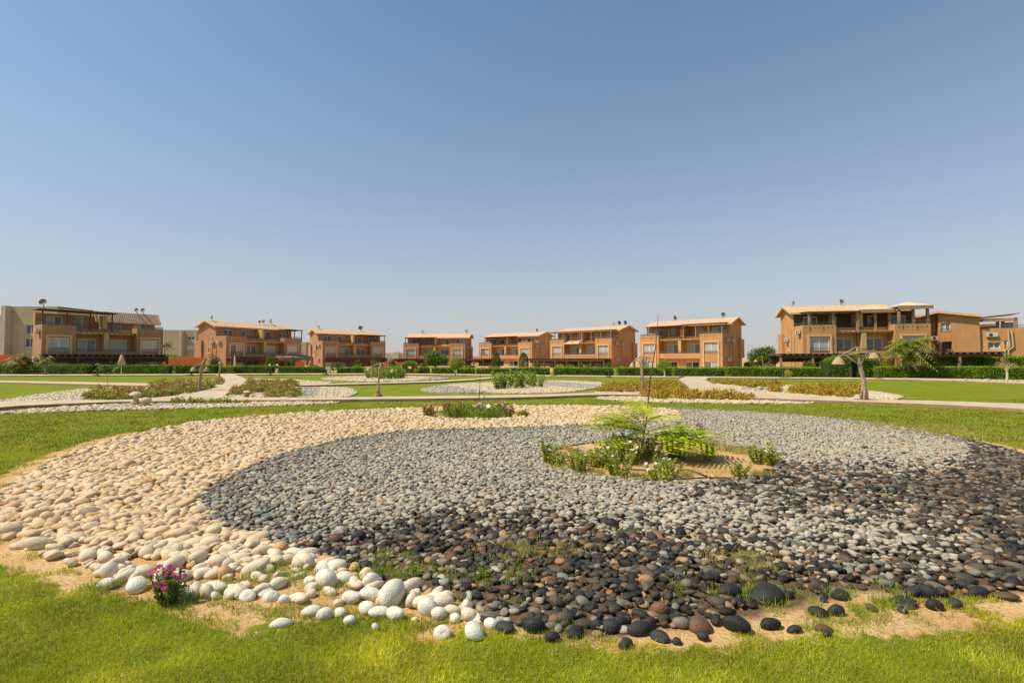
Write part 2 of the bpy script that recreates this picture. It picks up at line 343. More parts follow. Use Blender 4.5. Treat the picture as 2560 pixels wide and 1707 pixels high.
wvn = N('ShaderNodeTexWave'); wvn.wave_type = 'RINGS'; wvn.rings_direction = 'Z'; wvn.inputs['Scale'].default_value = .16; wvn.inputs['Distortion'].default_value = 2.5; wvn.inputs['Detail'].default_value = 2; mpw = N('ShaderNodeMapping'); mpw.inputs['Location'].default_value = (-38, -30, 0); t.links.new(tc.outputs['Object'], mpw.inputs[0]); t.links.new(mpw.outputs[0], wvn.inputs['Vector'])
g1 = mix(rmp(wvn.outputs[0], .35, .65, 0, .8), g1, (.15, .20, .008)); g1 = mix(rmp(noise(1.1, 5, (.35, 1, 1)), .52, .72, 0, .6), g1, (.28, .255, .03))
s1 = mix(rmp(noise(1.3, 6), .35, .65), (.50, .30, .12), (.62, .43, .21)); s1 = mix(rmp(noise(30, 3), .45, .7), s1, (.40, .22, .09))
at = N('ShaderNodeAttribute'); at.attribute_name = 'Col'; se = N('ShaderNodeSeparateColor'); t.links.new(at.outputs['Color'], se.inputs[0])
s1 = mix(se.outputs[1], s1, (.13, .085, .05))
ad = N('ShaderNodeMath'); ad.operation = 'ADD'; t.links.new(se.outputs[0], ad.inputs[0]); t.links.new(rmp(noise(5, 6), .2, .8, -.5, .5), ad.inputs[1])
t.links.new(mix(rmp(ad.outputs[0], .42, .58), g1, s1), b.inputs['Base Color'])
bp = N('ShaderNodeBump'); bp.inputs['Strength'].default_value = .6; bp.inputs['Distance'].default_value = .03
t.links.new(noise(35, 5), bp.inputs['Height']); t.links.new(bp.outputs[0], b.inputs['Normal'])
cc = np.stack([sand, dark, np.zeros_like(sand)], 1)
tag(npmesh('ground', np.stack([X, Y, Z], 1), F, gm, col=cc), kind='structure')
zz = .10
for k, pg in PATHS.items():
    zz += .005
    xy = np.array(pg); c = MB().prism(pg, -.05, zz); tag(c.build('kerb', M['kerb']), kind='structure')
    # paving: the outline drawn in a little from the kerb
    n = len(pg); inner = []
    ar = sum(pg[i][0]*pg[(i+1) % n][1]-pg[(i+1) % n][0]*pg[i][1] for i in range(n)); sg = 1 if ar > 0 else -1
    for i in range(n):
        a, b_ = Vector(pg[i-1]), Vector(pg[(i+1) % n]); d = (b_-a).normalized(); inner.append((pg[i][0]-sg*d.y*.06, pg[i][1]+sg*d.x*.06))
    tag(MB().prism(inner, zz-.02, zz+.012).build('path', M['path']), kind='structure')
# ------------------------------------------------------------------ pebbles
def ico(sub):
    bm = bmesh.new(); bmesh.ops.create_icosphere(bm, subdivisions=sub, radius=1); v = np.array([x.co[:] for x in bm.verts]); f = np.array([[q.index for q in g.verts] for g in bm.faces]); bm.free(); return v, f
def protos(sub, n, seed, amp=.14):
    r = np.random.default_rng(seed); v, f = ico(sub); out = []
    for _ in range(n):
        p = v.copy(); s = np.ones(len(v))
        for _ in range(4):
            d = r.normal(size=3); d /= np.linalg.norm(d); s += amp*np.sin(1.6*(v@d)+r.uniform(0, 6.28))*r.uniform(.4, 1)
        for _ in range(3):
            d = r.normal(size=3); d /= np.linalg.norm(d); h = v@d; s -= np.clip(h-r.uniform(.35, .6), 0, 1)*r.uniform(.3, .75)      # worn and broken flats
        out.append(p*s[:, None])
    return np.array(out), f
def stone_mesh(P3, scl, yaw, tilt, col, sub, seed):
    pr, f = protos(sub, 14, seed); r = np.random.default_rng(seed+1); n = len(P3); nv = pr.shape[1]
    V = pr[r.integers(0, 14, n)]*scl[:, None, :]
    tx = r.normal(0, 1, n)*tilt; c, s = np.cos(tx)[:, None], np.sin(tx)[:, None]
    y, z = V[..., 1]*c-V[..., 2]*s, V[..., 1]*s+V[..., 2]*c; x = V[..., 0]
    ty = r.normal(0, 1, n)*tilt; c, s = np.cos(ty)[:, None], np.sin(ty)[:, None]; x, z = x*c+z*s, -x*s+z*c
    c, s = np.cos(yaw)[:, None], np.sin(yaw)[:, None]; x, y = x*c-y*s, x*s+y*c
    V = np.stack([x, y, z], -1)+P3[:, None, :]
    return V, f, np.repeat(col[:, None, :], nv, 1)
def pack(r, x0, x1, y0, y1, sp):
    xs = np.arange(x0, x1, sp); ys = np.arange(y0, y1, sp*.8); A, B = np.meshgrid(xs, ys)
    A = A+(np.arange(len(ys)) % 2)[:, None]*sp*.5; n = A.size
    return A.ravel()+r.uniform(-.33, .33, n)*sp, B.ravel()+r.uniform(-.33, .33, n)*sp*.8
def palette(r, X, Y):
    """colours of the swirl: cream, light grey, slate, nearly black"""
    n = len(X); wob = .22*(vnoise(X, Y, .8, 21)-.5)
    cr = inside(X+wob*.3, Y+wob*.3, CREAM)
    e = r.normal(0, .42, n)
    dk = (inside(X+e, Y+e, DARKA) | inside(X+e*1.6, Y+e*1.6, DARKB))
    C = np.zeros((n, 3)); u = r.random(n)[:, None]
    C[:] = np.array([.33, .30, .24])*(1-u)+np.array([.53, .475, .37])*u                    # light grey
    dc = dist(X, Y, CREAM); de = dist(X, Y, BED)
    sl = r.random(n) < np.clip(.9-dc/1.8, .16, .85)*(X < 4)+np.clip(.8-de/1.2, 0, .8)*(X > 3)
    us = r.random((n, 1)); C[sl] = (np.array([.17, .165, .15])*(1-us)+np.array([.33, .31, .26])*us)[sl]
    ud = r.random((n, 1))**1.6; D = np.array([.022, .020, .018])*(1-ud)+np.array([.115, .09, .062])*ud
    C[dk] = D[dk]
    lg = dk & (r.random(n) < np.where(X > 3.5, .32, .15)); C[lg] = (np.array([.19, .17, .14])*(.7+.6*u))[lg]
    br = dk & (r.random(n) < .15); bu = r.random((n, 1)); C[br] = ((np.array([.26, .13, .07])*(1-bu)+np.array([.36, .25, .14])*bu)*(.35+1.0*u**1.5))[br]
    bg_ = ~dk & (r.random(n) < .035); C[bg_] = (np.array([.46, .30, .17])*(.7+.6*u))[bg_]
    near = np.clip((5.6-Y)/1.2, 0, 1)[:, None]
    K = np.array([.66, .46, .24])*(1-u)+np.array([.80, .62, .38])*u; K = K*(1-near*.6)+np.array([.84, .76, .61])*near*.6
    oc = r.random(n) < .08; K[oc] = (np.array([.60, .36, .15])*(.85+.3*u))[oc]
    C *= np.array([1.03, 1.0, .93]); C[cr] = K[cr]; od = cr & (r.random(n) < .012); C[od] = np.array([.33, .24, .16])
    return C, cr, dk
r = np.random.default_rng(12)
pa, pb = pack(r, -26, 27, 3.2, 22.5, .098); k = inside(pa, pb, CREAM); qa, qb = pack(r, -26, 27, 3.2, 22.5, .076); k2 = ~inside(qa, qb, CREAM)
px, py = np.concatenate([pa[k], qa[k2]]), np.concatenate([pb[k], qb[k2]])
k = inside(px, py, BED) & ~inside(px, py, ISLE) & ~inside(px, py, BACKBED) & (abs(px) < py*1.2+1.5); px, py = px[k], py[k]
C, cr, dk = palette(r, px, py)
n = len(px); sz = np.clip(r.gamma(18, 1/18, n), .55, 1.5)*np.where(cr, .060, np.where(dk, .041, .0375)); big = (r.random(n) < .025) & (py > 4.6); sz[big] *= 1.35
near = np.clip((5.3-py)/1.3, 0, 1); sz *= 1+near*np.where(cr, -.15, -.05)
edge = dist(px, py, BED); sz *= 1+np.where(cr, .05, .08)*(edge < .25)
# thin out where grass grows between the stones
gpat = [(720, 1440, .5), (905, 1440, .55), (980, 1400, .3), (1040, 1440, .5), (1330, 1380, .6), (1740, 1480, .3), (1850, 1400, .5), (1900, 1480, .5), (2000, 1520, .5), (2100, 1530, .5), (2180, 1490, .5), (860, 1480, .5), (600, 1460, .3), (440, 1460, .35), (1250, 1450, .4)]
keep = np.ones(n, bool)
for u, v, rd in gpat:
    q = W(u, v); d = np.hypot(px-q.x, (py-q.y)*1.6); keep &= ~((d < rd*.8) & (r.random(n) < .36))
edgeloose = (edge < .45) & (py < 5.4) & (r.random(n) < np.where(cr, .5, .25)); keep &= ~edgeloose
px, py, C, cr, dk, sz, near = [a[keep] for a in (px, py, C, cr, dk, sz, near)]; n = len(px)
scl = np.stack([sz*r.uniform(1.0, 1.45, n), sz*r.uniform(.78, 1.0, n), sz*(r.uniform(.48, .76, n)+.15*near*cr)], 1)
P3 = np.stack([px, py, scl[:, 2]*.45+r.uniform(0, .022, n)], 1); yaw = r.normal(0, .75, n)
wn = (px/py*FPX+1280 > 0) & (px/py*FPX+1280 < 2560)
proj = sz/py*wn*(py > 3.4)
order = np.argsort(-proj); single = np.zeros(n, bool); single[order[:205]] = True
SPB, SPF = protos(3, 14, 5, .2)
stone_me = []
def one_stone(name, loc, s3, yaw_, tl, col, rr, **tg):
    v = SPB[rr.integers(0, 14)]*np.array(s3)[None]
    Rm = np.array(Matrix.Rotation(yaw_, 3, 'Z') @ Matrix.Rotation(tl[0], 3, 'X') @ Matrix.Rotation(tl[1], 3, 'Y'))
    v = v@Rm.T
    o = npmesh(name, v, SPF, M['pebble'], col=np.repeat(np.array(col)[None], len(v), 0), smooth=True); o.location = loc
    return tag(o, **tg)
for i in np.where(single)[0]:
    kd = 'cream' if cr[i] else ('black' if C[i].sum() < .6 else 'brown' if C[i][0] > 2*C[i][2] else 'grey')
    lb = {'cream': 'smooth cream cobble packed in the pale near edge of the stone swirl', 'black': 'small charcoal cobble packed in the dark near part of the stone swirl',
          'brown': 'rusty brown cobble among charcoal stones at the near part of the swirl', 'grey': 'mid grey cobble among charcoal stones at the near part of the swirl'}[kd]
    one_stone('cobble', P3[i], scl[i], yaw[i], r.normal(0, .2, 2), C[i], r, label=lb, cat='stone', group=kd+' cobbles of the near swirl')
rest = ~single
for nm, sel, sub, sd_ in (('pebble_bed', rest & (py < 11.5), 2, 31), ('pebble_bed', rest & (py >= 11.5), 1, 41)):
    V, f, c = stone_mesh(P3[sel], scl[sel]*(1.0 if sub == 2 else 1.12), yaw[sel], .2, C[sel], sub, sd_)
    nv = V.shape[1]; F = (f[None]+np.arange(len(V))[:, None, None]*nv).reshape(-1, 3)
    if sub == 2: VA, FA, CA = V.reshape(-1, 3), F, c.reshape(-1, 3)
    else:
        F = F+len(VA); VA = np.concatenate([VA, V.reshape(-1, 3)]); FA = np.concatenate([FA, F]); CA = np.concatenate([CA, c.reshape(-1, 3)])
tag(npmesh('pebble_bed', VA, FA, M['pebble'], col=CA, smooth=True), 'swirl of cream, grey and black pebbles filling the big round bed', 'pebbles', kind='stuff')
# the loose stones along the near edge, one by one: zoom window, centre, width, height, tone
WH = [(1250, 630, 190, 180), (1085, 520, 115, 130), (1070, 640, 150, 100), (930, 660, 130, 100), (710, 500, 170, 160), (800, 385, 140, 90), (680, 410, 140, 70), (880, 490, 140, 80), (950, 530, 110, 80),
      (1060, 745, 130, 100), (1150, 790, 170, 80), (1300, 800, 140, 110), (1430, 610, 120, 80), (1420, 690, 100, 70), (1560, 740, 160, 140), (1675, 670, 170, 70), (1885, 700, 100, 100), (1670, 790, 120, 100),
      (1790, 820, 110, 100), (1980, 820, 160, 80), (2110, 880, 110, 90), (1710, 950, 150, 110), (1955, 950, 190, 110), (315, 865, 160, 85), (585, 760, 130, 80), (700, 780, 110, 110), (815, 775, 130, 90),
      (355, 640, 90, 130), (240, 640, 120, 100), (200, 600, 130, 70), (460, 670, 140, 60), (580, 520, 90, 90), (555, 330, 140, 90), (440, 290, 160, 80), (1130, 905, 70, 50), (1465, 830, 70, 50), (910, 855, 100, 80),
      (-250, 590, 210, 90), (-480, 640, 120, 80), (-900, 560, 170, 110), (-1130, 530, 130, 90), (60, 640, 130, 100)]
DK = [(1200, 940, 715, 130, 130, 0), (1200, 450, 890, 150, 130, 0), (1200, 215, 920, 140, 90, 0), (1200, 800, 955, 140, 90, 0), (1200, 605, 1000, 100, 80, 0), (1200, 1215, 1030, 130, 110, 0), (1200, 1330, 920, 160, 90, 0),
      (1200, 1105, 895, 130, 100, 0), (1200, 985, 895, 90, 90, 0), (1200, 1540, 995, 160, 80, 0), (1200, 1665, 1020, 80, 70, 0), (1200, 1865, 885, 190, 120, 1), (1200, 2180, 890, 200, 140, 0), (1200, 2115, 615, 210, 120, 0),
      (1200, 1880, 980, 80, 70, 0), (1200, 1515, 760, 120, 120, 1), (1860, 185, 610, 230, 140, 0), (1860, 215, 865, 160, 90, 0), (1860, 640, 780, 120, 80, 0), (1860, 800, 770, 120, 110, 0), (1860, 810, 625, 120, 90, 0),
      (1860, 445, 930, 110, 60, 0), (1860, 670, 905, 130, 70, 1), (1860, 715, 970, 70, 50, 0), (1860, 1090, 750, 90, 60, 1), (1860, 1370, 690, 220, 100, 0), (1860, 1580, 620, 150, 100, 0), (1860, 1630, 725, 150, 80, 0),
      (1860, 1790, 690, 120, 110, 0), (1860, 2000, 620, 180, 80, 0), (1860, 2230, 650, 150, 50, 1), (1860, 1355, 760, 80, 60, 0), (600, 790, 165, 120, 90, 1), (600, 980, 150, 130, 90, 0)]
LBW = {0: 'largest pale boulder-like stone, standing up among white stones in the grass', 21: 'pale triangular stone lying alone in grass just beyond the white stones', 22: 'broad white stone half sunk in the lawn, nearest the camera',
       23: 'lone white stone on bare sand left of the other stones', 37: 'long white stone at the grass edge right of the pink flowers'}
LBD = {0: 'upright blue-black egg-shaped stone in the middle of the dark cobbles', 11: 'big rusty brown stone at the near dark edge', 12: 'big black stone with a pale pit, on sand at the near edge',
       13: 'big black stone with a brown stripe, left of the largest black one', 16: 'largest smooth black stone, rising above the dark cobbles on the right', 15: 'reddish brown pointed stone among dark cobbles',
       25: 'long black stone slanting at the right end of the dark edge', 28: 'pitted dark stone lying on bare sand at the right'}
def placed(zx, cx, cy, w_, h_, col, lb, grp):
    u, v = zx+cx*.2976, 1300+(cy+h_*.5)*.2976; g = W(u, v-2); sc = g.y/FPX*.2976
    a, hz = w_*sc*.5, h_*sc*.5*1.0
    g = g+Vector((0, a*.5, 0)); c_ = min(hz*1.0, a*1.05)
    one_stone('cobble', (g.x, g.y, c_*.62), (a*1.06, a*r.uniform(.75, .95), c_), r.normal(0, .25), r.normal(0, .12, 2), col, r, label=lb, cat='stone', group=grp)
for i, (cx, cy, w_, h_) in enumerate(WH):
    g = r.uniform(.85, 1.05); placed(600, cx, cy, w_, h_, (.86*g, .79*g, .64*g), LBW.get(i, 'loose white rounded stone in the grassy near edge of the swirl'), 'loose white edge stones')
for i, (zx, cx, cy, w_, h_, bn) in enumerate(DK):
    g = r.uniform(.7, 1.3); placed(zx, cx, cy, w_, h_, (.16*g, .085*g, .05*g) if bn else (.034*g, .032*g, .029*g), LBD.get(i, 'loose black rounded stone on sand at the near dark edge of the swirl'), 'loose dark edge stones')
placed(600, 690, 345, 110, 60, (.62, .36, .10), 'ochre yellow stone where the white stones meet the black', 'ochre stone')
# smaller beds beyond
for k_, pg in BEDS.items():
    xs = [p[0] for p in pg]; ys = [p[1] for p in pg]; sp_ = .15 if min(ys) < 30 else .21
    a, b_ = pack(r, min(xs), max(xs), min(ys), max(ys), sp_); q = inside(a, b_, pg) & (abs(a) < b_*1.15+1); a, b_ = a[q], b_[q]; n = len(a)
    u = r.random((n, 1)); c = np.array([.62, .48, .30])*(1-u)+np.array([.76, .63, .43])*u; e = r.normal(0, .3, n)
    swirl = np.zeros(n, bool); y0, y1, x0, x1 = min(ys), max(ys), min(xs), max(xs)
    gcol = np.array([.44, .39, .30])*(.8+.5*u)
    if k_ == 'mid_oval': sw = np.sin((a-x0)/(x1-x0)*7.5+(b_-y0)/(y1-y0)*4.2+e*.4) > .45; swirl = sw
    elif k_ == 'far_oval': swirl = ((a-x0)/(x1-x0) > .83) | ((a-x0)/(x1-x0)+e*.03 < .12)
    elif k_ == 'shrubby': swirl = inside(a+e*.3, b_+e*.3, poly([(735, 1003), (745, 965), (800, 965), (796, 985), (780, 1003)]))
    elif k_ == 'front': swirl = inside(a+e*.3, b_, poly([(290, 1009), (560, 1004), (640, 1006), (560, 1012), (420, 1015), (300, 1016)]))
    elif k_ == 'right': swirl = inside(a+e*.3, b_+e*.3, poly([(1850, 968), (1960, 968), (1960, 980), (1860, 980)]))
    c[swirl] = gcol[swirl]; s_ = sp_*.56*r.uniform(.75, 1.25, n)
    sc = np.stack([s_*1.25, s_, s_*.6], 1); V, f, c2 = stone_mesh(np.stack([a, b_, s_*.3+.01], 1), sc, r.normal(0, .7, n), .2, c, 1, 60)
    F = (f[None]+np.arange(len(V))[:, None, None]*V.shape[1]).reshape(-1, 3)
    lb = {'left': 'white pebble bed curving round the left shrub planting', 'front': 'strip of white and grey pebbles below the left junction of paths', 'upper': 'narrow white pebble strip behind the left lamp',
          'vee': 'white pebble wedge right of the left branching path', 'shrubby': 'pebble bed with a grey patch beside the potted garden light', 'far_oval': 'farthest oval pebble bed with a dark green shrub clump',
          'mid_oval': 'middle oval pebble bed with grey swirls and succulent plants', 'sedum': 'pale pebbles under the rusty green plants by the right lamp', 'sedum_front': 'thin white pebble strip in front of the rusty plants',
          'right': 'white pebble bed ending in a point right of the big lamp'}[k_]
    tag(npmesh('pebble_bed', V.reshape(-1, 3), F, M['pebble'], col=c2.reshape(-1, 3), smooth=True), lb, 'pebbles', kind='stuff')
    # the soil they lie on
    tag(MB().prism(pg, -.02, .022).build('soil', M['sandstone'] if not swirl.all() else M['soil']), kind='structure')
# ------------------------------------------------------------------ grass blades
def blades(X, Y, hgt, wid, base, rr, z=0, lean=.6):
    n = len(X); a = rr.uniform(0, 6.28, n); bx, by = np.cos(a)*wid, np.sin(a)*wid
    la = rr.uniform(0, 6.28, n); l = hgt*np.abs(rr.normal(0, lean, n)); tx, ty = X+np.cos(la)*l, Y+np.sin(la)*l; zt = z+np.sqrt(np.maximum(hgt**2-.5*l**2, (hgt*.3)**2))
    V = np.stack([np.stack([X-bx, Y-by, np.full(n, z-.005)], 1), np.stack([X+bx, Y+by, np.full(n, z-.005)], 1),
                  np.stack([tx+bx*.25, ty+by*.25, zt], 1), np.stack([tx-bx*.25, ty-by*.25, zt], 1)], 1).reshape(-1, 3)
    c = np.array(base); c = c if c.ndim == 2 else np.repeat(c[None], n, 0)
    c = c*(1+.35*rr.uniform(-1, 1, (n, 1))); dry = rr.random(n) < .16; c[dry] = np.array([.46, .38, .14])*rr.uniform(.8, 1.5, (dry.sum(), 1))
    return V, np.arange(4*n).reshape(n, 4), np.repeat(c, 4, 0)
r = np.random.default_rng(77)
n = 640000; yy = 2.6*(1-r.random(n)*(1-(2.6/24)**.35))**(-1/.35); xx = r.uniform(-1, 1, n)*(yy*1.12+.9)
ok = ~inside(xx, yy, BED)
for q in list(BEDS.values())+[PATHS['front'], PATHS['left_branch'], PATHS['right_branch'], PATHS['upper']]: ok &= ~inside(xx, yy, q)
sn = np.zeros(n)
for q in SANDS:
    i = inside(xx, yy, q); d = dist(xx, yy, q); sn = np.maximum(sn, np.where(i, np.clip(.5+d/.15, 0, 1), np.clip(.5-d/.22, 0, 1)))
db = dist(xx, yy, BED); sn = np.maximum(sn, np.clip(1-db/(.05+.35*vnoise(xx, yy, .9, 3)), 0, 1))
patch = vnoise(xx, yy, .28, 11)*.6+vnoise(xx, yy, .09, 12)*.4
ok &= (sn < .3) | ((patch > .36+sn*.26)) ; xx, yy, sn = xx[ok], yy[ok], sn[ok]
tone = vnoise(xx, yy, .8, 31)[:, None]; t2 = vnoise(xx, yy, .22, 32)[:, None]
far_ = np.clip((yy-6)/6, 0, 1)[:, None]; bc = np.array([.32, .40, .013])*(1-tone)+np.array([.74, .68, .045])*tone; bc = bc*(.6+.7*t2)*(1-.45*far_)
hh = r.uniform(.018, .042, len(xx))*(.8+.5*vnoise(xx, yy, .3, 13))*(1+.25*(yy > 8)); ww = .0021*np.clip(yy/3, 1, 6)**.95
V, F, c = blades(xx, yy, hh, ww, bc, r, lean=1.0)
# tufts that have come up between the stones
TV, TF, TC = [V], [F], [c]; off = len(V)
for u, v, rd in gpat+[(1890, 1410, .5), (2020, 1560, .5), (2200, 1540, .6), (1330, 1390, .5), (2250, 1500, .45), (1720, 1475, .2), (1000, 1540, .6), (800, 1545, .6), (1120, 1520, .5), (1380, 1575, .35), (500, 1490, .35), (280, 1475, .3), (1260, 1530, .3), (1404, 1130, .5), (1420, 1172, .5), (1500, 1188, .5), (1600, 1199, .6), (1700, 1190, .6), (1850, 1128, .5), (1890, 1188, .6), (1760, 1115, .5), (1550, 1140, .6), (1460, 1150, .4), (1650, 1160, .3), (2330, 1075, 1.3), (2240, 1070, 1.1), (2400, 1090, .9)]:
    g = W(u, v); m_ = int(1500*rd) if g.y < 9 else 2600; a = g.x+r.normal(0, rd*.45, m_); b_ = g.y+r.normal(0, rd*.28 if g.y < 9 else rd*.5, m_)
    q = vnoise(a, b_, .13, 9) > .48; a, b_ = a[q], b_[q]; yl = (v < 1450) and u > 1150
    V, F, c = blades(a, b_, r.uniform(.03, .075, len(a)), .0022*max(1, g.y/3.5), (.48, .44, .10) if yl else (.26, .36, .02), r, z=.03 if v < 1500 else 0, lean=.9)
    TV.append(V); TF.append(F+off); TC.append(c); off += len(V)
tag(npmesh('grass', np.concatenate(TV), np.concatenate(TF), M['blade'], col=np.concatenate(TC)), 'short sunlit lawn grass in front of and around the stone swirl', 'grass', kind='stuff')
# dry leaf litter and chips caught between the dark stones
r = np.random.default_rng(66); n = 9000; a = r.uniform(-4, 17, n); b_ = r.uniform(3.6, 14, n); k = inside(a, b_, BED) & (inside(a, b_, DARKA) | inside(a, b_, DARKB)) & ~inside(a, b_, CREAM) & (vnoise(a, b_, .45, 15) > .42); a, b_ = a[k], b_[k]; n = len(a)
V, F = leaves(np.stack([a, b_, r.uniform(.03, .062, n)], 1), r.uniform(.018, .045, n), .55, r); c = np.array([.48, .27, .12])*r.uniform(.5, 1.35, (n, 1))*(1+.15*r.uniform(-1, 1, (n, 3)))
tag(npmesh('leaf_litter', V, F, M['leaf'], col=np.repeat(np.clip(c, 0, 1), 4, 0)), 'dry brown leaf scraps and chips caught between the dark stones', 'leaf litter', kind='stuff')
# ================================================================== houses
def front(y0=0.):
    return lambda a, o, z: (a, y0-o, z)
def side(x0, sgn):
    return lambda a, o, z: (x0+sgn*o, a, z)
def panel(mb, pl, a0, a1, z0, z1, holes=(), deep=.22):
    """a wall face with openings; their reveals run back into the wall"""
    xs = sorted({a0, a1, *[h[0] for h in holes], *[h[1] for h in holes]}); zs = sorted({z0, z1, *[h[2] for h in holes], *[h[3] for h in holes]})
    for i in range(len(xs)-1):
        for j in range(len(zs)-1):
            cx, cz = (xs[i]+xs[i+1])/2, (zs[j]+zs[j+1])/2
            if any(h[0] < cx < h[1] and h[2] < cz < h[3] for h in holes): continue
            mb.quad(pl(xs[i], 0, zs[j]), pl(xs[i+1], 0, zs[j]), pl(xs[i+1], 0, zs[j+1]), pl(xs[i], 0, zs[j+1]))
    for h in holes:
        for p, q in (((h[0], h[2]), (h[1], h[2])), ((h[1], h[2]), (h[1], h[3])), ((h[1], h[3]), (h[0], h[3])), ((h[0], h[3]), (h[0], h[2]))):
            mb.quad(pl(p[0], 0, p[1]), pl(q[0], 0, q[1]), pl(q[0], -deep, q[1]), pl(p[0], -deep, p[1]))
GL = ['curtain', 'glass_grey', 'glass_dark', 'shutter']
def window(root, pl, a0, a1, z0, z1, kind='curtain', kind2=None, n=2, door=False, bars=True):
    fr = MB(); t_ = .10
    for b_ in ((a0, a1, z0, z0+t_), (a0, a1, z1-t_, z1), (a0, a0+t_, z0+t_, z1-t_), (a1-t_, a1, z0+t_, z1-t_)): fr.box(b_[0], b_[1], -.16, -.08, b_[2], b_[3], pl)
    w_ = (a1-a0)/n
    if bars:
        for i in range(1, n): fr.box(a0+w_*i-.05, a0+w_*i+.05, -.158, -.078, z0+t_, z1-t_, pl)
    f = fr.build('door' if door else 'window', M['frame'], root)
    for i in range(n):
        k = kind if i % 2 == 0 else (kind2 or kind)
        MB().box(a0+w_*i+.002, a0+w_*(i+1)-.002, -.15, -.12, z0+.01, z1-.01, pl).build('shutter' if k == 'shutter' else 'pane', M[k], f)
    return f
def railing(root, pl, a0, a1, z0, h=.36, m='rail', step=.16):
    r_ = MB(); r_.box(a0, a1, -.03, .03, z0+h-.05, z0+h, pl).box(a0, a1, -.02, .02, z0+.05, z0+.09, pl); n_ = max(2, int((a1-a0)/step))
    for i in range(n_+1):
        a = a0+(a1-a0)*i/n_; r_.box(a-.013, a+.013, -.012, .012, z0, z0+h-.05, pl)
    return r_.build('railing', M[m], root)
def canopy(root, x0, x1, y0, y1, zf, zb, kind, zt):
    """roof terrace shade on posts: y0 front, y1 back against the wall"""
    wood = {'dark': 'dark', 'brown': 'wood', 'rustic': 'rustic', 'tan': 'rustic'}[kind]
    n_ = max(2, round((x1-x0)/2.6))
    for i in range(n_+1):
        x = x0+.1+(x1-x0-.2)*i/n_; r_ = .07 if kind != 'tan' else .13
        MB().box(x-r_, x+r_, y0+.1-r_, y0+.1+r_, zt, zf-.12).build('post', M[wood], root)
    c = MB(); L = y1-y0; zat = lambda y: zf+(zb-zf)*(y-y0)/L
    c.box(x0-.15, x1+.15, y0+.02, y0+.18, zf-.14, zf-.003)
    if kind == 'rustic':
        for i in range(int((x1-x0)/.33)+1):
            x = x0+i*.33; c.tube([(x, y0-.55, zat(y0)+.04+random.uniform(-.03, .03)), (x+random.uniform(-.06, .06), y1, zat(y1)+.04)], .055, 6)
        for i in range(7): y = y0+.2+(L-.5)*i/6; c.tube([(x0-.35, y, zat(y)+.12), (x1+.35, y+random.uniform(-.1, .1), zat(y)+.12+random.uniform(-.03, .03))], .045, 6)
        s_ = MB()
        for i in range(int(L/.22)):
            y = y0+.05+i*.22; s_.box(x0-.1, x1+.1, y, y+.15, zat(y)+.17, zat(y)+.185)
        s_.build('canopy_slats', M['rustic'], root)
    else:
        th = .05; s_ = MB(); s_.add([(x0-.35, y0-.4, zat(y0-.4)), (x1+.35, y0-.4, zat(y0-.4)), (x1+.35, y1, zat(y1)), (x0-.35, y1, zat(y1)), (x0-.35, y0-.4, zat(y0-.4)+th), (x1+.35, y0-.4, zat(y0-.4)+th), (x1+.35, y1, zat(y1)+th), (x0-.35, y1, zat(y1)+th)],
                            [(0, 1, 2, 3), (4, 5, 6, 7), (0, 1, 5, 4), (1, 2, 6, 5), (2, 3, 7, 6), (3, 0, 4, 7)])
        s_.build('canopy_roof', M['canvas' if kind == 'tan' else wood], root)
        for i in range(n_*2+1): x = x0+(x1-x0)*i/(n_*2); c.box(x-.04, x+.04, y0+.02, y1-.02, zf-.12, zf-.01) if zb >= zf else None
    c.build('canopy_beams', M[wood], root)
def ac_unit(root, pl, a, z, w_=.85, h=.55):
    b_ = MB().box(a, a+w_, .12, .45, z, z+h, pl).build('cooling_unit', M['ac'], root, bevel=.02)
    g = MB(); pts = [pl(a+w_*.38+.21*math.cos(t_), .455, z+h*.5+.21*math.sin(t_)) for t_ in [i*math.pi/8 for i in range(16)]]
    g.quad(*pts); g.build('fan_grille', M['dark'], b_)
    MB().box(a+.08, a+.13, 0, .4, z-.06, z-.004, pl).box(a+w_-.13, a+w_-.08, 0, .4, z-.06, z-.004, pl).build('bracket', M['dark'], root)
def sat_dish(pos, size, az, label, lo=0):
    e = empty('satellite_dish', pos, az, label=label, cat='satellite dish', group='satellite dishes on the house roofs')
    size *= .70
    MB().tube([(0, 0, -.3), (0, 0, .1+size*.4)], .035, 7).build('mast', M['dark'], e)
    d = MB(); pr = [(size*.5*i/6, .16*size*(i/6)**2) for i in range(7)]
    d.lathe(pr, n=18); d.lathe([(r_, z_+.02) for r_, z_ in pr], n=18)
    o = d.build('reflector', M['dish'], e, smooth=True); o.location = (0, -.08, .12+size*.45); o.rotation_euler = (R(74), 0, 0)
    MB().tube([(0, -.12, .1), (0, -.12-size*.45, .2+size*.45)], .018, 5).build('feed_arm', M['dark'], e)
HS = {}
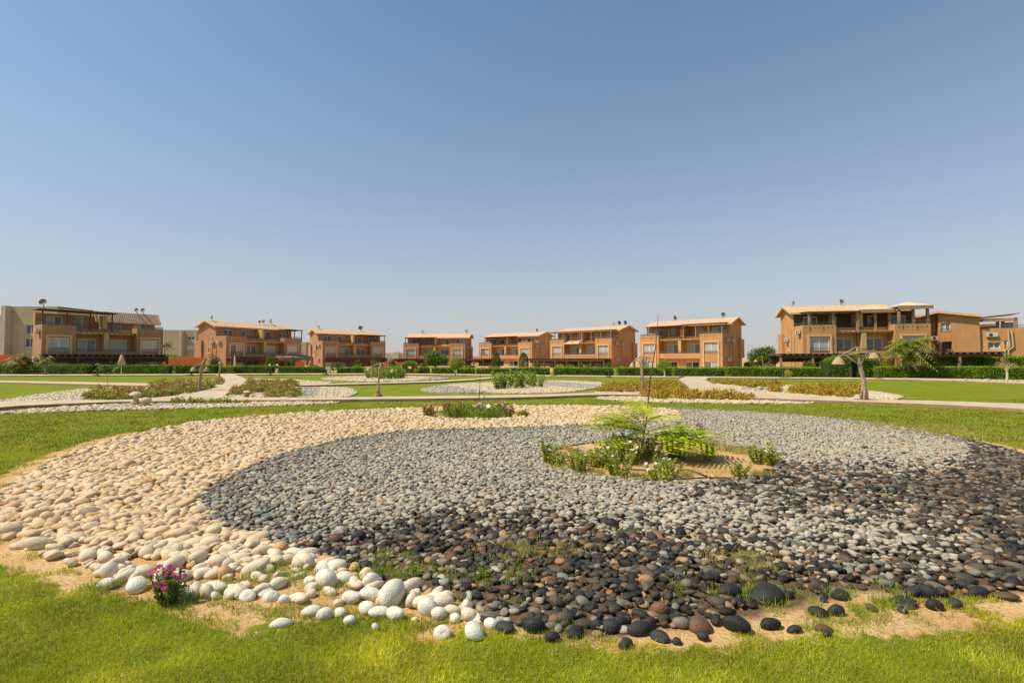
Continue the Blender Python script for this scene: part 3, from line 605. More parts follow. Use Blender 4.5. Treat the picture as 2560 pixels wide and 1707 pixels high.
def house(key, label, uL, uR, Ym, delta, o):
    xL, xR = (uL-1280)/FPX, (uR-1280)/FPX; YL, YR = Ym+delta, Ym-delta
    pl_, pr_ = Vector((xL*YL, YL, 0)), Vector((xR*YR, YR, 0)); Wd = (pr_-pl_).length; th = math.atan2(pr_.y-pl_.y, pr_.x-pl_.x)
    root = empty('house', pl_, th, label=label, cat='house', group='terracotta houses round the garden')
    D = o.get('D', 8.5); tw = o.get('tw', .25)*Wd; HT = 6.4; LO = -.6; ys = 3.2; ze, zr = o.get('ze', 8.35), o.get('zr', 9.35); yr = (ys+D)/2
    wm, wc = M[o.get('wall', 'wall')], M[o.get('centre', 'wall2')]
    HS[key] = (root, Wd, D, yr, zr)
    win = o.get('win', ['curtain']*8); wi = iter(win)
    # --- towers
    for s_, (x0, x1) in enumerate(((0, tw), (Wd-tw, Wd))):
        m_ = (x0+x1)/2; hw = tw*.29; holes = [(m_-hw, m_+hw, 3.0, 4.75), (m_-hw*1.05, m_+hw*1.05, -.3, 1.5)]
        wl = MB(); panel(wl, front(0), x0, x1, LO, HT, holes)
        for xx_, sg in ((x0, -1), (x1, 1)):
            if (xx_ in (0, Wd)): continue
            panel(wl, side(xx_, sg), 0, 1.9, LO, HT)
        wl.quad((x0, .25, HT-.003), (x1, .25, HT-.003), (x1, 3.2, HT-.003), (x0, 3.2, HT-.003)) if False else None
        wl.box(x0+.001, x1-.001, .001, .25, HT-.5, HT)            # parapet
        wl.build('tower_wall', wm, root)
        k = next(wi); window(root, front(0), m_-hw, m_+hw, 3.0, 4.75, k, o.get('k2', 'curtain') if k != 'shutter' else 'shutter', 2 if k != 'shutter' else 1)
        railing(root, front(-.05), m_-hw, m_+hw, 3.0, .42, o.get('rail', 'rail'), .2)
        window(root, front(0), m_-hw*1.05, m_+hw*1.05, -.3, 1.5, o.get('gk', 'glass_grey'), 'curtain', 2, door=True)
        # raised surround
        t_ = MB(); a, b_ = m_-hw-.06, m_+hw+.06; leg = o.get('leg', LO)
        t_.box(a-.24, a, 0, .13, leg, 4.9, front(0)).box(b_, b_+.24, 0, .13, leg, 4.9, front(0)).box(a-.24, b_+.24, 0, .135, 4.9, 5.15, front(0)); t_.build('window_surround', M['trim'], root)
        sp_ = MB(); n_ = 7
        for i in range(n_):
            x = x0+tw*(.1+.8*i/(n_-1)); long_ = i in (1, 4)
            if o.get('spout') == 'pale': sp_.box(x-.06, x+.06, 0, .07 if not long_ else .10, 5.98-(.18 if long_ else 0), 6.12, front(0))
            else: sp_.box(x-.07, x+.07, -.001, .004, 5.98, 6.13, front(0)); (sp_.box(x-.03, x+.03, .005, .03, 5.72, 6.2, front(0)) if long_ else None)
        sp_.build('drain_spouts', M['trim' if o.get('spout') == 'pale' else 'dark'], root)
    # --- recessed centre
    yc = 1.85; x0, x1 = tw, Wd-tw; xm = (x0+x1)/2; L = x1-x0
    k1, k2_ = next(wi), next(wi)
    hA = (x0+L*.10, x0+L*.39, 2.75, 4.75); hB = (xm+L*.12, xm+L*.42, 2.75, 4.75)
    g1_, g2_ = (x0+L*.08, x0+L*.40, -.5, 1.5), (xm+L*.10, xm+L*.42, -.5, 1.5)
    c = MB(); panel(c, front(yc), x0, x1, 2.3, 6.15, [hA, hB]); panel(c, front(1.0), x0, x1, LO, 2.3, [g1_, g2_]); c.box(x0+.002, x1-.002, yc+.001, yc+.2, 5.8, 6.152)
    c.build('centre_wall', wc, root)
    window(root, front(yc), *hA, k1, 'glass_grey' if k1 != 'shutter' else 'shutter', 2 if k1 != 'shutter' else 1); window(root, front(yc), *hB, k2_, 'glass_grey' if k2_ != 'shutter' else 'shutter', 2 if k2_ != 'shutter' else 1)
    for g_ in (g1_, g2_): window(root, front(1.0), *g_, o.get('gk', 'glass_grey'), 'glass_dark', 2, door=True)
    bal = MB(); bal.box(x0+.002, x1-.002, .12, yc-.002, 2.05, 2.25).box(x0+.002, x1-.002, .12, .3, 2.251, 3.0)
    bal.build('balcony', wm, root); railing(root, front(.2), x0+.05, x1-.05, 3.0, .34, o.get('rail', 'rail'), .22)
    f = MB(); f.box(xm-.28, xm+.28, .35, yc-.01, 2.26, 5.55); f.build('fin_wall', M['stone'], root)
    lg = MB(); lg.tube([(x0+.1, .75, 5.42), (xm, .75, 5.47), (x1-.1, .75, 5.43)], .08)
    for i in range(11):
        x = x0+.3+(L-.6)*i/10; lg.tube([(x+random.uniform(-.08, .08), .35+random.uniform(-.1, .1), 5.53), (x, yc, 5.55)], .085, 6)
    if o.get('logs', 1): lg.build('log_beams', M['log'], root)
    # --- body: sides and top storey
    sd_ = o.get('side', 'R')
    for xx_, sg in ((0, -1), (Wd, 1)):
        vis = (sg == 1) == (sd_ == 'R'); s = MB()
        holes = [(5.1, 5.75, 3.15, 4.2)] if vis and D > 6.5 else []
        panel(s, side(xx_, sg), 0, ys, LO, HT-.001); panel(s, side(xx_, sg), ys, D, LO, HT-.001, holes, .15)
        s.quad(side(xx_, sg)(ys, 0, HT-.001), side(xx_, sg)(D, 0, HT-.001), side(xx_, sg)(D, 0, ze), side(xx_, sg)(yr, 0, zr-.02), side(xx_, sg)(ys, 0, ze))
        if vis: s.box(D-1.6, D+.3, -.3, .35, 2.2, 5.6, side(xx_, sg)) if o.get('bay', 1) else None
        s.build('side_wall', wm, root)
        if vis and D <= 6.5: [ac_unit(root, side(xx_, sg), a, z) for a, z in o['ac']]
        if vis and D > 6.5:
            window(root, side(xx_, sg), 5.1, 5.75, 3.15, 4.2, 'glass_grey', n=1)
            t_ = MB()
            for b_ in ((4.95, 5.1, 3.0, 4.35), (5.75, 5.9, 3.0, 4.35), (5.101, 5.749, 4.2, 4.35), (5.101, 5.749, 3.0, 3.15)): t_.box(b_[0], b_[1], 0, .06, b_[2], b_[3], side(xx_, sg))
            t_.build('window_surround', M['trim'], root)
            for a, z in o.get('ac', [(1.5, 5.0), (3.6, 4.9), (1.6, 1.6)]): ac_unit(root, side(xx_, sg), a, z)
            MB().tube([side(xx_, sg)(4.3, .08, 6.2), side(xx_, sg)(4.3, .08, -.5)], .06).tube([side(xx_, sg)(3.0, .08, 4.9), side(xx_, sg)(3.0, .08, -.5)], .05).build('drain_pipe', M['pipe'], root)
            if o.get('buttress'):
                b_ = MB(); q = side(xx_, sg); b_.add([q(6.4, 0, -.6), q(6.4, 1.6, -.6), q(6.4, 0, 2.6), q(6.9, 0, -.6), q(6.9, 1.6, -.6), q(6.9, 0, 2.6)], [(0, 1, 2), (3, 4, 5), (1, 2, 5, 4), (0, 1, 4, 3)]); b_.build('stair_wall', wm, root)
    bk = MB(); panel(bk, front(D), 0, Wd, LO, ze); fl = bk; fl.box(.02, Wd-.02, .26, ys+.3, 5.55, 5.7); bk.build('rear_wall', wm, root)
    u0, u1 = o.get('top', (0, Wd)) if o.get('top') else (0, Wd)
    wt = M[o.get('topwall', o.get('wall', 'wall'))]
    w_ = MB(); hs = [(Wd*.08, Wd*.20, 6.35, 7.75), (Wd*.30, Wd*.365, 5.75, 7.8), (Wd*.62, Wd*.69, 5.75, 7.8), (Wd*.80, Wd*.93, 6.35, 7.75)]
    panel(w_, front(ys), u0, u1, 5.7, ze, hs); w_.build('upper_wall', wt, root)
    for i, h in enumerate(hs): window(root, front(ys), *h, (next(wi, 'glass_dark')), ('glass_dark', 'glass_grey')[i % 2], 1 if i in (1, 2) else 2, door=i in (1, 2))
    MB().box(xm-.25, xm+.25, yc-.75, ys-.002, 6.155, 8.0).build('fin_wall', M['stone'], root)
    rail = railing(root, front(.12), .05, tw, HT, .36, o.get('rail', 'rail'), .2)
    railing(root, front(yc+.1), tw, Wd-tw, 6.15, .5, o.get('rail', 'rail'), .2); railing(root, front(.12), Wd-tw, Wd-.05, HT, .36, o.get('rail', 'rail'), .2)
    for xx_, sg in ((0, -1), (Wd, 1)): railing(root, side(xx_-sg*.12, sg), .1, ys-.1, HT, .36, o.get('rail', 'rail'), .2)
    # --- roof
    ov, oe, th_ = .55, .55, .16
    sl_ = (zr-ze)/(yr-ys); zf = ze-oe*sl_; rf = MB(); xa, xb = o.get('roofx', (0, 1)); xa, xb = xa*Wd-ov, xb*Wd+ov
    for a, b_ in (((ys-oe, zf), (yr, zr)), ((D+oe, zf), (yr, zr))):
        rf.add([(xa, a[0], a[1]), (xb, a[0], a[1]), (xb, b_[0], b_[1]), (xa, b_[0], b_[1]), (xa, a[0], a[1]+th_), (xb, a[0], a[1]+th_), (xb, b_[0], b_[1]+th_), (xa, b_[0], b_[1]+th_)],
               [(0, 1, 2, 3), (4, 5, 6, 7), (0, 1, 5, 4), (1, 2, 6, 5), (3, 0, 4, 7)])
    roof = rf.build('roof', M['tile'], root)
    fs = MB()
    for x in (xa-.06, xb+.06-.12):
        for a, b_ in (((ys-oe-.05, zf-.09), (yr, zr-.06)), ((D+oe+.05, zf-.09), (yr, zr-.06))):
            fs.add([(x, a[0], a[1]), (x+.12, a[0], a[1]), (x+.12, b_[0], b_[1]), (x, b_[0], b_[1]), (x, a[0], a[1]+.26), (x+.12, a[0], a[1]+.26), (x+.12, b_[0], b_[1]+.26), (x, b_[0], b_[1]+.26)], [(0, 1, 2, 3), (4, 5, 6, 7), (0, 1, 5, 4), (1, 2, 6, 5), (3, 0, 4, 7), (2, 3, 7, 6)])
    fs.box(xa+.06, xb-.06, ys-oe-.07, ys-oe-.004, zf-.08, zf+.15); fs.build('fascia', M['trim'], root)
    for cn in o.get('canopies', []): canopy(root, cn[0]*Wd, cn[1]*Wd, cn[3] if len(cn) > 3 else .35, ys-.3, cn[4] if len(cn) > 4 else 8.15, cn[5] if len(cn) > 5 else 8.35, cn[2], HT-.7)
    # --- ground floor timber shade
    for gp in o.get('gp', []):
        a, b_, zt_, dp = gp; g = MB(); g.box(a*Wd, b_*Wd, -dp-.2, -.15, zt_, zt_+.05)
        for i in range(int((b_-a)*Wd/.7)+1): x = a*Wd+i*.7; g.box(x, x+.12, -dp-.5, -.16, zt_-.18, zt_-.003)
        g.box(a*Wd, b_*Wd, -dp, -dp+.16, zt_-.52, zt_-.183).box(a*Wd+.1, b_*Wd-.1, -.5, -.42, zt_-1.0, zt_-.19); g.build('shade_roof', M['wood'], root)  # dark louvre screen at the back added to deepen the shade
        for i in range(int((b_-a)*Wd/3)+1):
            x = a*Wd+.15+i*((b_-a)*Wd-.3)/int((b_-a)*Wd/3); MB().box(x-.12, x+.12, -dp-.03, -dp+.2, -.6, zt_-.423).build('post', M[o.get('gpost', 'wood')], root)
    return root, Wd
H1, W1 = house('one', 'wide brown house at the far left with a flat dark terrace canopy', 103, 407.8, 67, -5.6,
    dict(side='L', wall='wall3', centre='wall', leg=2.6, win=['curtain', 'shutter', 'curtain', 'shutter', 'curtain', 'glass_grey', 'glass_grey', 'shutter'], gk='glass_dark', canopies=[(0, .55, 'brown', .3, 8.35, 8.3)], gp=[(-.02, 1.02, 2.55, 1.2)],
         spout='pale', roofx=(.5, 1), D=4.0, ac=[(.6, 5.3), (.9, 1.7)], bay=0, ze=8.05, zr=8.65))
H2, W2 = house('two', 'brown house with a thatched ground floor shade and three roof dishes', 564.6, 752.6, 99, -7.4,
    dict(side='L', wall='wall3', centre='wall', leg=2.4, win=['glass_grey', 'shutter', 'glass_grey', 'shutter'], gk='glass_dark', canopies=[(.80, 1.03, 'dark', .3, 8.3, 8.5)], gp=[(0, .55, 2.3, 1.5)], spout='pale', buttress=0, D=9))
H3, W3 = house('three', 'brown house with a brown corner canopy and two roof dishes', 806.4, 963.5, 122.5, -5.4,
    dict(side='L', wall='wall3', centre='wall', leg=2.2, win=['curtain', 'curtain', 'curtain', 'glass_grey'], gk='shutter', canopies=[(.62, 1.0, 'brown')], gp=[(0, 1, 2.2, 1.2)], spout='pale', buttress=1, D=9))
H4, W4 = house('four', 'brown house seen square on behind the leafy garden trees', 1008.4, 1163, 139, 1.6,
    dict(side='R', wall='wall3', win=['curtain', 'curtain', 'glass_grey', 'glass_grey'], canopies=[(.02, .47, 'brown')], gp=[(-.12, .45, 2.0, 2)], leg=2.2, D=7))
H5, W5 = house('five', 'orange house with two dark cypress bushes in front', 1197, 1330, 134, 5.5,
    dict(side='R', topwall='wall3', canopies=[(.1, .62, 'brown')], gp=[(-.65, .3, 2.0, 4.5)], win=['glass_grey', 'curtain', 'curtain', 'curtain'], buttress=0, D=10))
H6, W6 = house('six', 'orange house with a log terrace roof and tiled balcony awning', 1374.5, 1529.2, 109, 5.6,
    dict(side='R', topwall='wall3', canopies=[(-.08, .5, 'rustic'), (.52, .98, 'rustic')], gp=[(-.35, 1.0, 2.05, 3.0)], D=10.5))
H7, W7 = house('seven', 'orange house right of centre, with curtained windows and no ground floor canopy', 1600.2, 1806.6, 88.7, 5.7,
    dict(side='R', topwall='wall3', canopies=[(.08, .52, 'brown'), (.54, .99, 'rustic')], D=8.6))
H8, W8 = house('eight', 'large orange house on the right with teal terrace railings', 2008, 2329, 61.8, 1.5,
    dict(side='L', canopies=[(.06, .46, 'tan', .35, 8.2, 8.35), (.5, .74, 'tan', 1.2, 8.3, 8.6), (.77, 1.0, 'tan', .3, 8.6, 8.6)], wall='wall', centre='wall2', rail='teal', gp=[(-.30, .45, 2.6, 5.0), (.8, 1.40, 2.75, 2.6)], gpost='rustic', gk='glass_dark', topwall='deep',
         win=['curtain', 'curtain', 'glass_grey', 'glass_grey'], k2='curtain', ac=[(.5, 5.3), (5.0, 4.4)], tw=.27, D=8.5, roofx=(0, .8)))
# the tiled awning over a balcony of house six
a_ = MB(); tw_ = .25*W6
a_.add([(tw_+.05, -.35, 5.35), (W6*.5, -.35, 5.35), (W6*.5+.3, 1.8, 6.3), (tw_+.6, 1.8, 6.3), (tw_+.05, -.35, 5.45), (W6*.5, -.35, 5.45), (W6*.5+.3, 1.8, 6.4), (tw_+.6, 1.8, 6.4)], [(0, 1, 2, 3), (4, 5, 6, 7), (0, 1, 5, 4), (1, 2, 6, 5), (3, 0, 4, 7)])
a_.build('awning', M['tile'], H6)
# low cloth pyramids over the big house's terrace
for x0, x1, y0, y1, z0, z1 in ((.49*W8, .76*W8, .8, 4.2, 8.42, 9.05), (.755*W8, 1.02*W8, -.1, 3.6, 8.72, 9.35)):
    cx, cy = (x0+x1)/2, (y0+y1)/2; MB().add([(x0, y0, z0), (x1, y0, z0), (x1, y1, z0), (x0, y1, z0), (cx, cy, z1)], [(0, 1, 4), (1, 2, 4), (2, 3, 4), (3, 0, 4), (0, 1, 2, 3)]) or None
    p_ = MB(); p_.add([(x0, y0, z0), (x1, y0, z0), (x1, y1, z0), (x0, y1, z0), (cx, cy, z1)], [(0, 1, 4), (1, 2, 4), (2, 3, 4), (3, 0, 4), (0, 1, 2, 3)]); p_.build('cloth_roof', M['canvas'], H8)
    MB().box(x0, x1, y0-.05, y0+.05, z0-.45, z0-.01).build('canopy_frame', M['rustic'], H8)
# thatched shade of house two
th2 = MB(); r_ = random.Random(3)
for i in range(60):
    x = W2*(.57+.50*i/59); th2.tube([(x, -2.6+r_.uniform(-.1, .1), 1.55+r_.uniform(-.2, .1)), (x, -2.2, 2.3), (x, -.1, 2.75)], [.03, .12, .12], 5)
th2.build('thatch_shade', M['thatch'], H2)
# --- gable-ended neighbour at the right edge
def big_gable():
    A = P(2240, 900, 66); B = P(2452, 900, 61.5); A.z = B.z = 0; d = (B-A); L = d.length; th = math.atan2(d.y, d.x)
    root = empty('house', A, th, label='orange house at the right edge showing its broad gable end and drain pipes', cat='house', group='terracotta houses round the garden')
    s = L/(2452-2240); xa = lambda u: (u-2240)*s; zt = lambda v, Y=62.: H+(897-v)*Y/FPX
    g = MB(); f0 = front(0); ux = xa(2352)
    # stepped gable: left part set back, right part forward
    hole = (xa(2358), xa(2383), zt(827), zt(804)); low = (xa(2360), xa(2385), zt(879), zt(853))
    panel(g, f0, ux, xa(2452), -.6, zt(795), [hole, low], .5)
    g.quad((ux, 0, zt(795)), (xa(2452), 0, zt(795)), (xa(2452), 0, zt(790)), (ux, 0, zt(778)))
    g.quad((ux, 0, -.6), (ux, 1.2, -.6), (ux, 1.2, zt(776)), (ux, 0, zt(776)))
    g.quad((xa(2230), 1.2, -.6), (ux, 1.2, -.6), (ux, 1.2, zt(776)), (xa(2230), 1.2, zt(799)))
    g.quad((xa(2452), 0, -.6), (xa(2452), 9, -.6), (xa(2452), 9, zt(790)), (xa(2452), 0, zt(790)))
    g.build('gable_wall', M['wall'], root)
    gb = MB()
    gb.box(low[0], low[1], -.55, -.5, low[2], low[3], f0); gb.build('niche_back', M['wood'], root)
    window(root, front(.1), *hole, 'curtain', 'glass_grey', 2); railing(root, front(-.05), hole[0], hole[1], hole[2], .35, 'rail', .15); railing(root, front(-.05), low[0], low[1], low[2], .3, 'rail', .15)
    rf = MB(); pk = (xa(2350), zt(774)); y0, y1 = -.6, 9
    for q in ((xa(2205), zt(802)), (xa(2455), zt(788))):
        rf.add([(q[0], y0, q[1]), (q[0], y1, q[1]), (pk[0], y1, pk[1]), (pk[0], y0, pk[1]), (q[0], y0, q[1]-.3), (q[0], y1, q[1]-.3), (pk[0], y1, pk[1]-.3), (pk[0], y0, pk[1]-.3)], [(0, 1, 2, 3), (4, 5, 6, 7), (0, 3, 7, 4), (0, 1, 5, 4)])
    rf.build('roof', M['trim'], root)
    # lower terrace wing
    w_ = MB(); X0, X1 = xa(2452), xa(2640); zt_ = zt(822)
    aw = (xa(2471), xa(2500), zt(872), zt(856)); hl = (xa(2506), xa(2518), zt(864), zt(852))
    panel(w_, front(.35), X0, X1, -.6, zt_, [aw, hl], .2); w_.box(X0+.01, X1, -.34, -.6, zt_-.6, zt_, f0); w_.box(X0, X1, -3, -.62, zt_-.8, zt_-.7, f0); w_.build('wing_wall', M['wall'], root)
    window(root, front(.35), *aw, 'glass_grey', 'glass_grey', 2); window(root, front(.35), *hl, 'glass_dark', n=1)
    t_ = MB()
    for b_ in ((aw[0]-.35, aw[0], aw[2]-.1, aw[3]+.1), (aw[1], aw[1]+.35, aw[2]-.1, aw[3]+.1), (aw[0]-.05, aw[1]+.05, aw[3], aw[3]+.3), (aw[0]-.5, aw[1]+.5, aw[2]-.35, aw[2]-.101)): t_.box(b_[0], b_[1], -.34, -.2, b_[2], b_[3], f0)
    t_.build('window_surround', M['wall2'], root); railing(root, front(.45), X0+.1, X1, zt_, .4, 'rail', .16)
    ac_unit(root, front(.35), xa(2467), zt(843), 1.05, .5); ac_unit(root, front(.35), xa(2473), zt(893), 1.0, .5); ac_unit(root, front(1.2), xa(2336), zt(848), .9, .5)
    for u in (2518, 2526):
        MB().tube([(xa(u), .2, zt(828)), (xa(u)+.1, .2, zt(868)), (xa(u)-.35, .2, zt(876)), (xa(u)-.35, .2, -.5)], .09, 8).build('drain_pipe', M['pipe'], root)
    cz = zt(790); c = MB(); c.add([(X0-.2, .6, cz-.25), (xa(2548), .6, cz+.15), (xa(2548), 4, cz+.15), (X0-.2, 4, cz-.25), (X0-.2, .6, cz-.15), (xa(2548), .6, cz+.25), (xa(2548), 4, cz+.25), (X0-.2, 4, cz-.15)], [(0, 1, 2, 3), (4, 5, 6, 7), (0, 1, 5, 4), (1, 2, 6, 5), (3, 0, 4, 7)])
    c.box(X0, xa(2543), .8, 1.0, cz-.75, cz-.35); c.build('canopy_roof', M['rustic'], root)
    for u, y in ((2541, .8), (2527, 3.5), (2515, 3.5)): MB().box(xa(u)-.14, xa(u)+.14, y, y+.28, zt_-.1, cz-.3).build('post', M['rustic'], root)
    MB().box(xa(2528), xa(2556), 4.2, 4.6, zt_-.2, zt(804)).build('stone_parapet', M['stone'], root)
    b_ = MB().box(X0+.3, xa(2525), 4.6, 4.8, zt_-.5, zt(806)).build('terrace_back_wall', M['wall3'], root)
big_gable()
# --- dishes on the ridges
def ridge(key, fx, dy=0): 
    root, Wd, D, yr, zr = HS[key]; return root.matrix_basis @ Vector((fx*Wd, yr+dy, zr+.25))
for k, fx, sz_, lb in (('one', .03, 1.25, 'big grey dish at the left end of the far left house roof'), ('one', .84, .9, 'tilted dish, left of the two near the right end of the far left house'), ('one', .90, 1.0, 'round dish, right of the two near the right end of the far left house'),
        ('two', .06, 1.25, 'lone dish near the left gable of the thatch-shaded house'), ('two', .66, .8, 'small tilted dish, leftmost of three on the thatch-shaded house'), ('two', .72, 1.1, 'middle dish of three on the thatch-shaded house'), ('two', .83, 1.6, 'largest dish of three on the thatch-shaded house'),
        ('three', .08, 1.1, 'small dish near the left gable of the third house from the left'), ('three', .74, 1.7, 'larger dish above the corner canopy of the third house'), ('four', .22, 1.2, 'left dish on the house seen square on'), ('four', .95, 1.2, 'right dish on the house seen square on'),
        ('five', .84, 1.3, 'dish on the house behind the cypress bushes'), ('six', .78, 1.3, 'leftmost of three thin dishes on the log-roofed house'), ('six', .87, 1.4, 'middle of three thin dishes on the log-roofed house'), ('six', .96, 1.4, 'rightmost of three dishes on the log-roofed house'),
        ('seven', .26, 1.3, 'dish at the left of the roof right of the tall thin stake'), ('seven', .86, 1.2, 'dish near the right gable right of the tall thin stake'), ('eight', .05, .9, 'dish at the left roof end of the teal railed house'), ('eight', .48, .9, 'dish in the middle of the teal railed house roof')):
    if k == 'one' and fx < .1: root = HS['one'][0]; p_ = root.matrix_basis @ Vector((.3, .9, 8.75))
    else: p_ = ridge(k, fx)
    sat_dish(p_, sz_, random.uniform(-.9, .6)+(0 if p_.x < 0 else .9), lb)
# --- pale modern blocks beyond
def block(name_label, u0, u1, Y, vt, fins, wins, ret=0, mat_='beige'):
    a, b_ = P(u0, 900, Y), P(u1, 900, Y); z = P((u0+u1)/2, vt, Y).z
    root = empty('apartment_block', (a.x, Y, 0), 0, label=name_label, cat='building'); L = b_.x-a.x; s = L/(u1-u0)
    w_ = MB(); hol = [((x0-u0)*s, (x1-u0)*s, P(x0, v1, Y).z, P(x0, v0, Y).z) for x0, x1, v0, v1, k in wins]
    panel(w_, front(0), 0, L, -.6, z, hol, .3); w_.box(0, L, .001, 12, z-.2, z-.003)
    w_.quad((0, 0, -.6), (0, 12, -.6), (0, 12, z), (0, 0, z)); w_.quad((L, 0, -.6), (L, 12, -.6), (L, 12, z), (L, 0, z)); w_.build('wall', M[mat_], root)
    for h, wn_ in zip(hol, wins): window(root, front(.05), *h, wn_[4], wn_[4], 2)
    for x0, x1, v0 in fins:
        MB().box((x0-u0)*s, (x1-u0)*s, -1.2, -.003, -.6, P(x0, v0, Y).z).build('fin_wall', M['beige2'], root)
    return root
block('pale beige modern block behind the far left house', 14, 140, 95, 766, [(14, 25, 765.5)], [(62, 85, 811, 835, 'glass_dark'), (60, 84, 845, 868, 'glass_dark')])
block('lower beige block at the left edge of the picture', -60, 15, 100, 788, [], [(1, 7, 808, 826, 'glass_dark'), (-5, 3, 842, 860, 'glass_dark')])
block('long beige block between the two leftmost houses', 408, 520, 130, 825, [(454, 460, 827), (492, 497, 827)], [(467, 485, 841, 850, 'glass_grey'), (466, 483, 864, 874, 'shutter'), (447, 453, 840, 847, 'glass_dark'), (446, 452, 864, 871, 'glass_dark')])
block('narrow beige block between the second and third houses', 745, 785, 150, 855, [(765, 768, 856)], [(752, 758, 880, 889, 'glass_grey'), (752, 760, 862, 870, 'shutter')])
block('small cream building between the third and fourth houses', 955, 1012, 190, 882, [(988, 998, 880)], [(968, 973, 888, 893, 'glass_dark')], mat_='beige2')
block('low sandy building left of the cypress-fronted house', 1160, 1206, 170, 891, [], [(1172, 1178, 894, 898, 'glass_dark')], mat_='wall2')
def wall_strip(u0, u1, Y, vt, lb):
    a, b_ = P(u0, 900, Y), P(u1, 900, Y); z = P(u0, vt, Y).z; tag(MB().box(a.x, b_.x, Y, Y+.3, -.3, z).build('boundary_wall', M['orange'], bevel=.01), lb, 'wall')
wall_strip(-120, 66, 84, 887, 'orange boundary wall left of the far left house'); wall_strip(405, 512, 88, 894, 'orange boundary wall between the two leftmost houses')
wall_strip(735, 760, 100, 903, 'short orange wall right of the thatch-shaded house'); wall_strip(958, 1012, 125, 905, 'orange boundary wall left of the house seen square on')
# ================================================================== vegetation
def foliage(name, C, size, base, parent, var=.3, alt=None, p=0., asp=.5, up=.0, m='leaf', r=None):
    V, F = leaves(C, size, asp, r, up); return npmesh(name, V, F, M[m], parent, col=leafcol(len(C), base, var, alt, p, r))
GR = (.17, .28, .02); DG = (.09, .15, .016); YG = (.26, .34, .025); YE = (.62, .56, .05)
def hedge(u0, u1, v0, v1, vt, label, dep=1.0, base=GR, round_=.12, core=True, dens=260, size=.085, turn=0., r=rng):
    a, b_ = W(u0, v0), W(u1, v1); L = (b_-a).length; th = math.atan2(b_.y-a.y, b_.x-a.x); h = ((v0+v1)/2-vt)*((a.y+b_.y)/2)/FPX
    root = empty('hedge', a, th, label=label, cat='hedge', group='clipped hedges along the back path')
    parts = []
    for (du, dv, fn) in ((L, h, lambda p, q: (p, np.zeros_like(p), q)), (L, dep, lambda p, q: (p, q, np.full_like(p, h))), (L, h, lambda p, q: (p, np.full_like(p, dep), q)), (dep, h, lambda p, q: (np.zeros_like(p), p, q)), (dep, h, lambda p, q: (np.full_like(p, L), p, q))):
        n = int(du*dv*dens); p, q = r.uniform(0, du, n), r.uniform(0, dv, n); parts.append(np.stack(fn(p, q), 1))
    C = np.concatenate(parts); n = len(C)
    # rounded shoulders and an uneven clip
    k = np.clip((C[:, 2]-(h-round_))/round_, 0, 1); C[:, 1] = (C[:, 1]-dep/2)*(1-.18*k**2)+dep/2
    wv = vnoise(C[:, 0], C[:, 2]+C[:, 1], .6, 3)-.5; C[:, 1] += wv*.16*np.sign(C[:, 1]-dep/2); C[:, 2] += (vnoise(C[:, 0], C[:, 1], .5, 4)-.5)*.2*(C[:, 2] > h*.5)
    C += r.normal(0, .035, C.shape); C[:, 2] = np.maximum(C[:, 2], .02)
    foliage('foliage', C, r.uniform(.6, 1.4, n)*size, base, root, .35, (base[0]*1.7, base[1]*1.45, base[2]), .18, r=r)
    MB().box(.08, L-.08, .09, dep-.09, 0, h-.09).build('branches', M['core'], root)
    return root, h
HG = [(-60, 216, 937.6, 937.6, 912.5, 'long dark hedge at the far left end of the row'), (240.4, 419, 937, 937, 913.3, 'hedge with square corners in front of the salmon parasol'),
      (435.5, 533.7, 935.5, 935.5, 912.8, 'hedge with rounded end left of the branching path'), (584, 677.8, 934.6, 934.6, 915.5, 'dark short hedge just right of the branching path'),
      (693.7, 812.5, 934.2, 934.2, 917.3, 'hedge behind the pair of globe lights, left of the white gate post'), (841, 906.5, 933.9, 933.9, 918.6, 'hedge right of the white gate post'),
      (929, 1006, 934, 934, 918.5, 'hedge behind the broad shrubs near the two-shade lamp'), (1041, 1072, 934.3, 934.3, 918.2, 'very short hedge just right of the topiary arch'),
      (1077.7, 1133, 935.2, 935.2, 918.5, 'hedge in front of the tree with a round crown'), (1142, 1186, 935.5, 935.5, 920.8, 'short low hedge left of the first cypress bush'),
      (1189.5, 1273.5, 936.3, 936.3, 920.8, 'hedge in front of the first cypress bush'), (1276, 1374.5, 937.8, 937.8, 919.6, 'hedge in front of the second cypress bush'),
      (1384, 1535, 939, 939, 919.5, 'longest mid hedge in front of the log-roofed house'), (1545.6, 1684, 940.4, 940.4, 919, 'hedge behind the right of centre driftwood lamp'),
      (1687, 1822, 942.2, 942.2, 919.2, 'hedge in front of the curtained orange house'), (1821, 2074, 943.7, 944, 918.6, 'long hedge left of the hedge arch by the big lamp'),
      (2200, 2446, 946.2, 947, 917, 'hedge in front of the big palm, right of the hedge arch'), (2449, 2640, 948.2, 949.5, 917.5, 'hedge at the right edge of the picture')]
for u0, u1, v0, v1, vt, lb in HG: hedge(u0, u1, v0, v1, vt, lb, dens=330 if v0 > 939 else 230, size=.085 if v0 > 939 else .11, base=(.17, .28, .014) if u0 < 900 else (.25, .37, .02))
# hedge turning towards the path; its sunlit side put into lighter leaf colour
a = W(536, 934.5)
hedge(534.5, 583, 934.9, 935.2, 915.6, 'sunlit hedge where the left branching path meets the row', base=(.32, .44, .02))
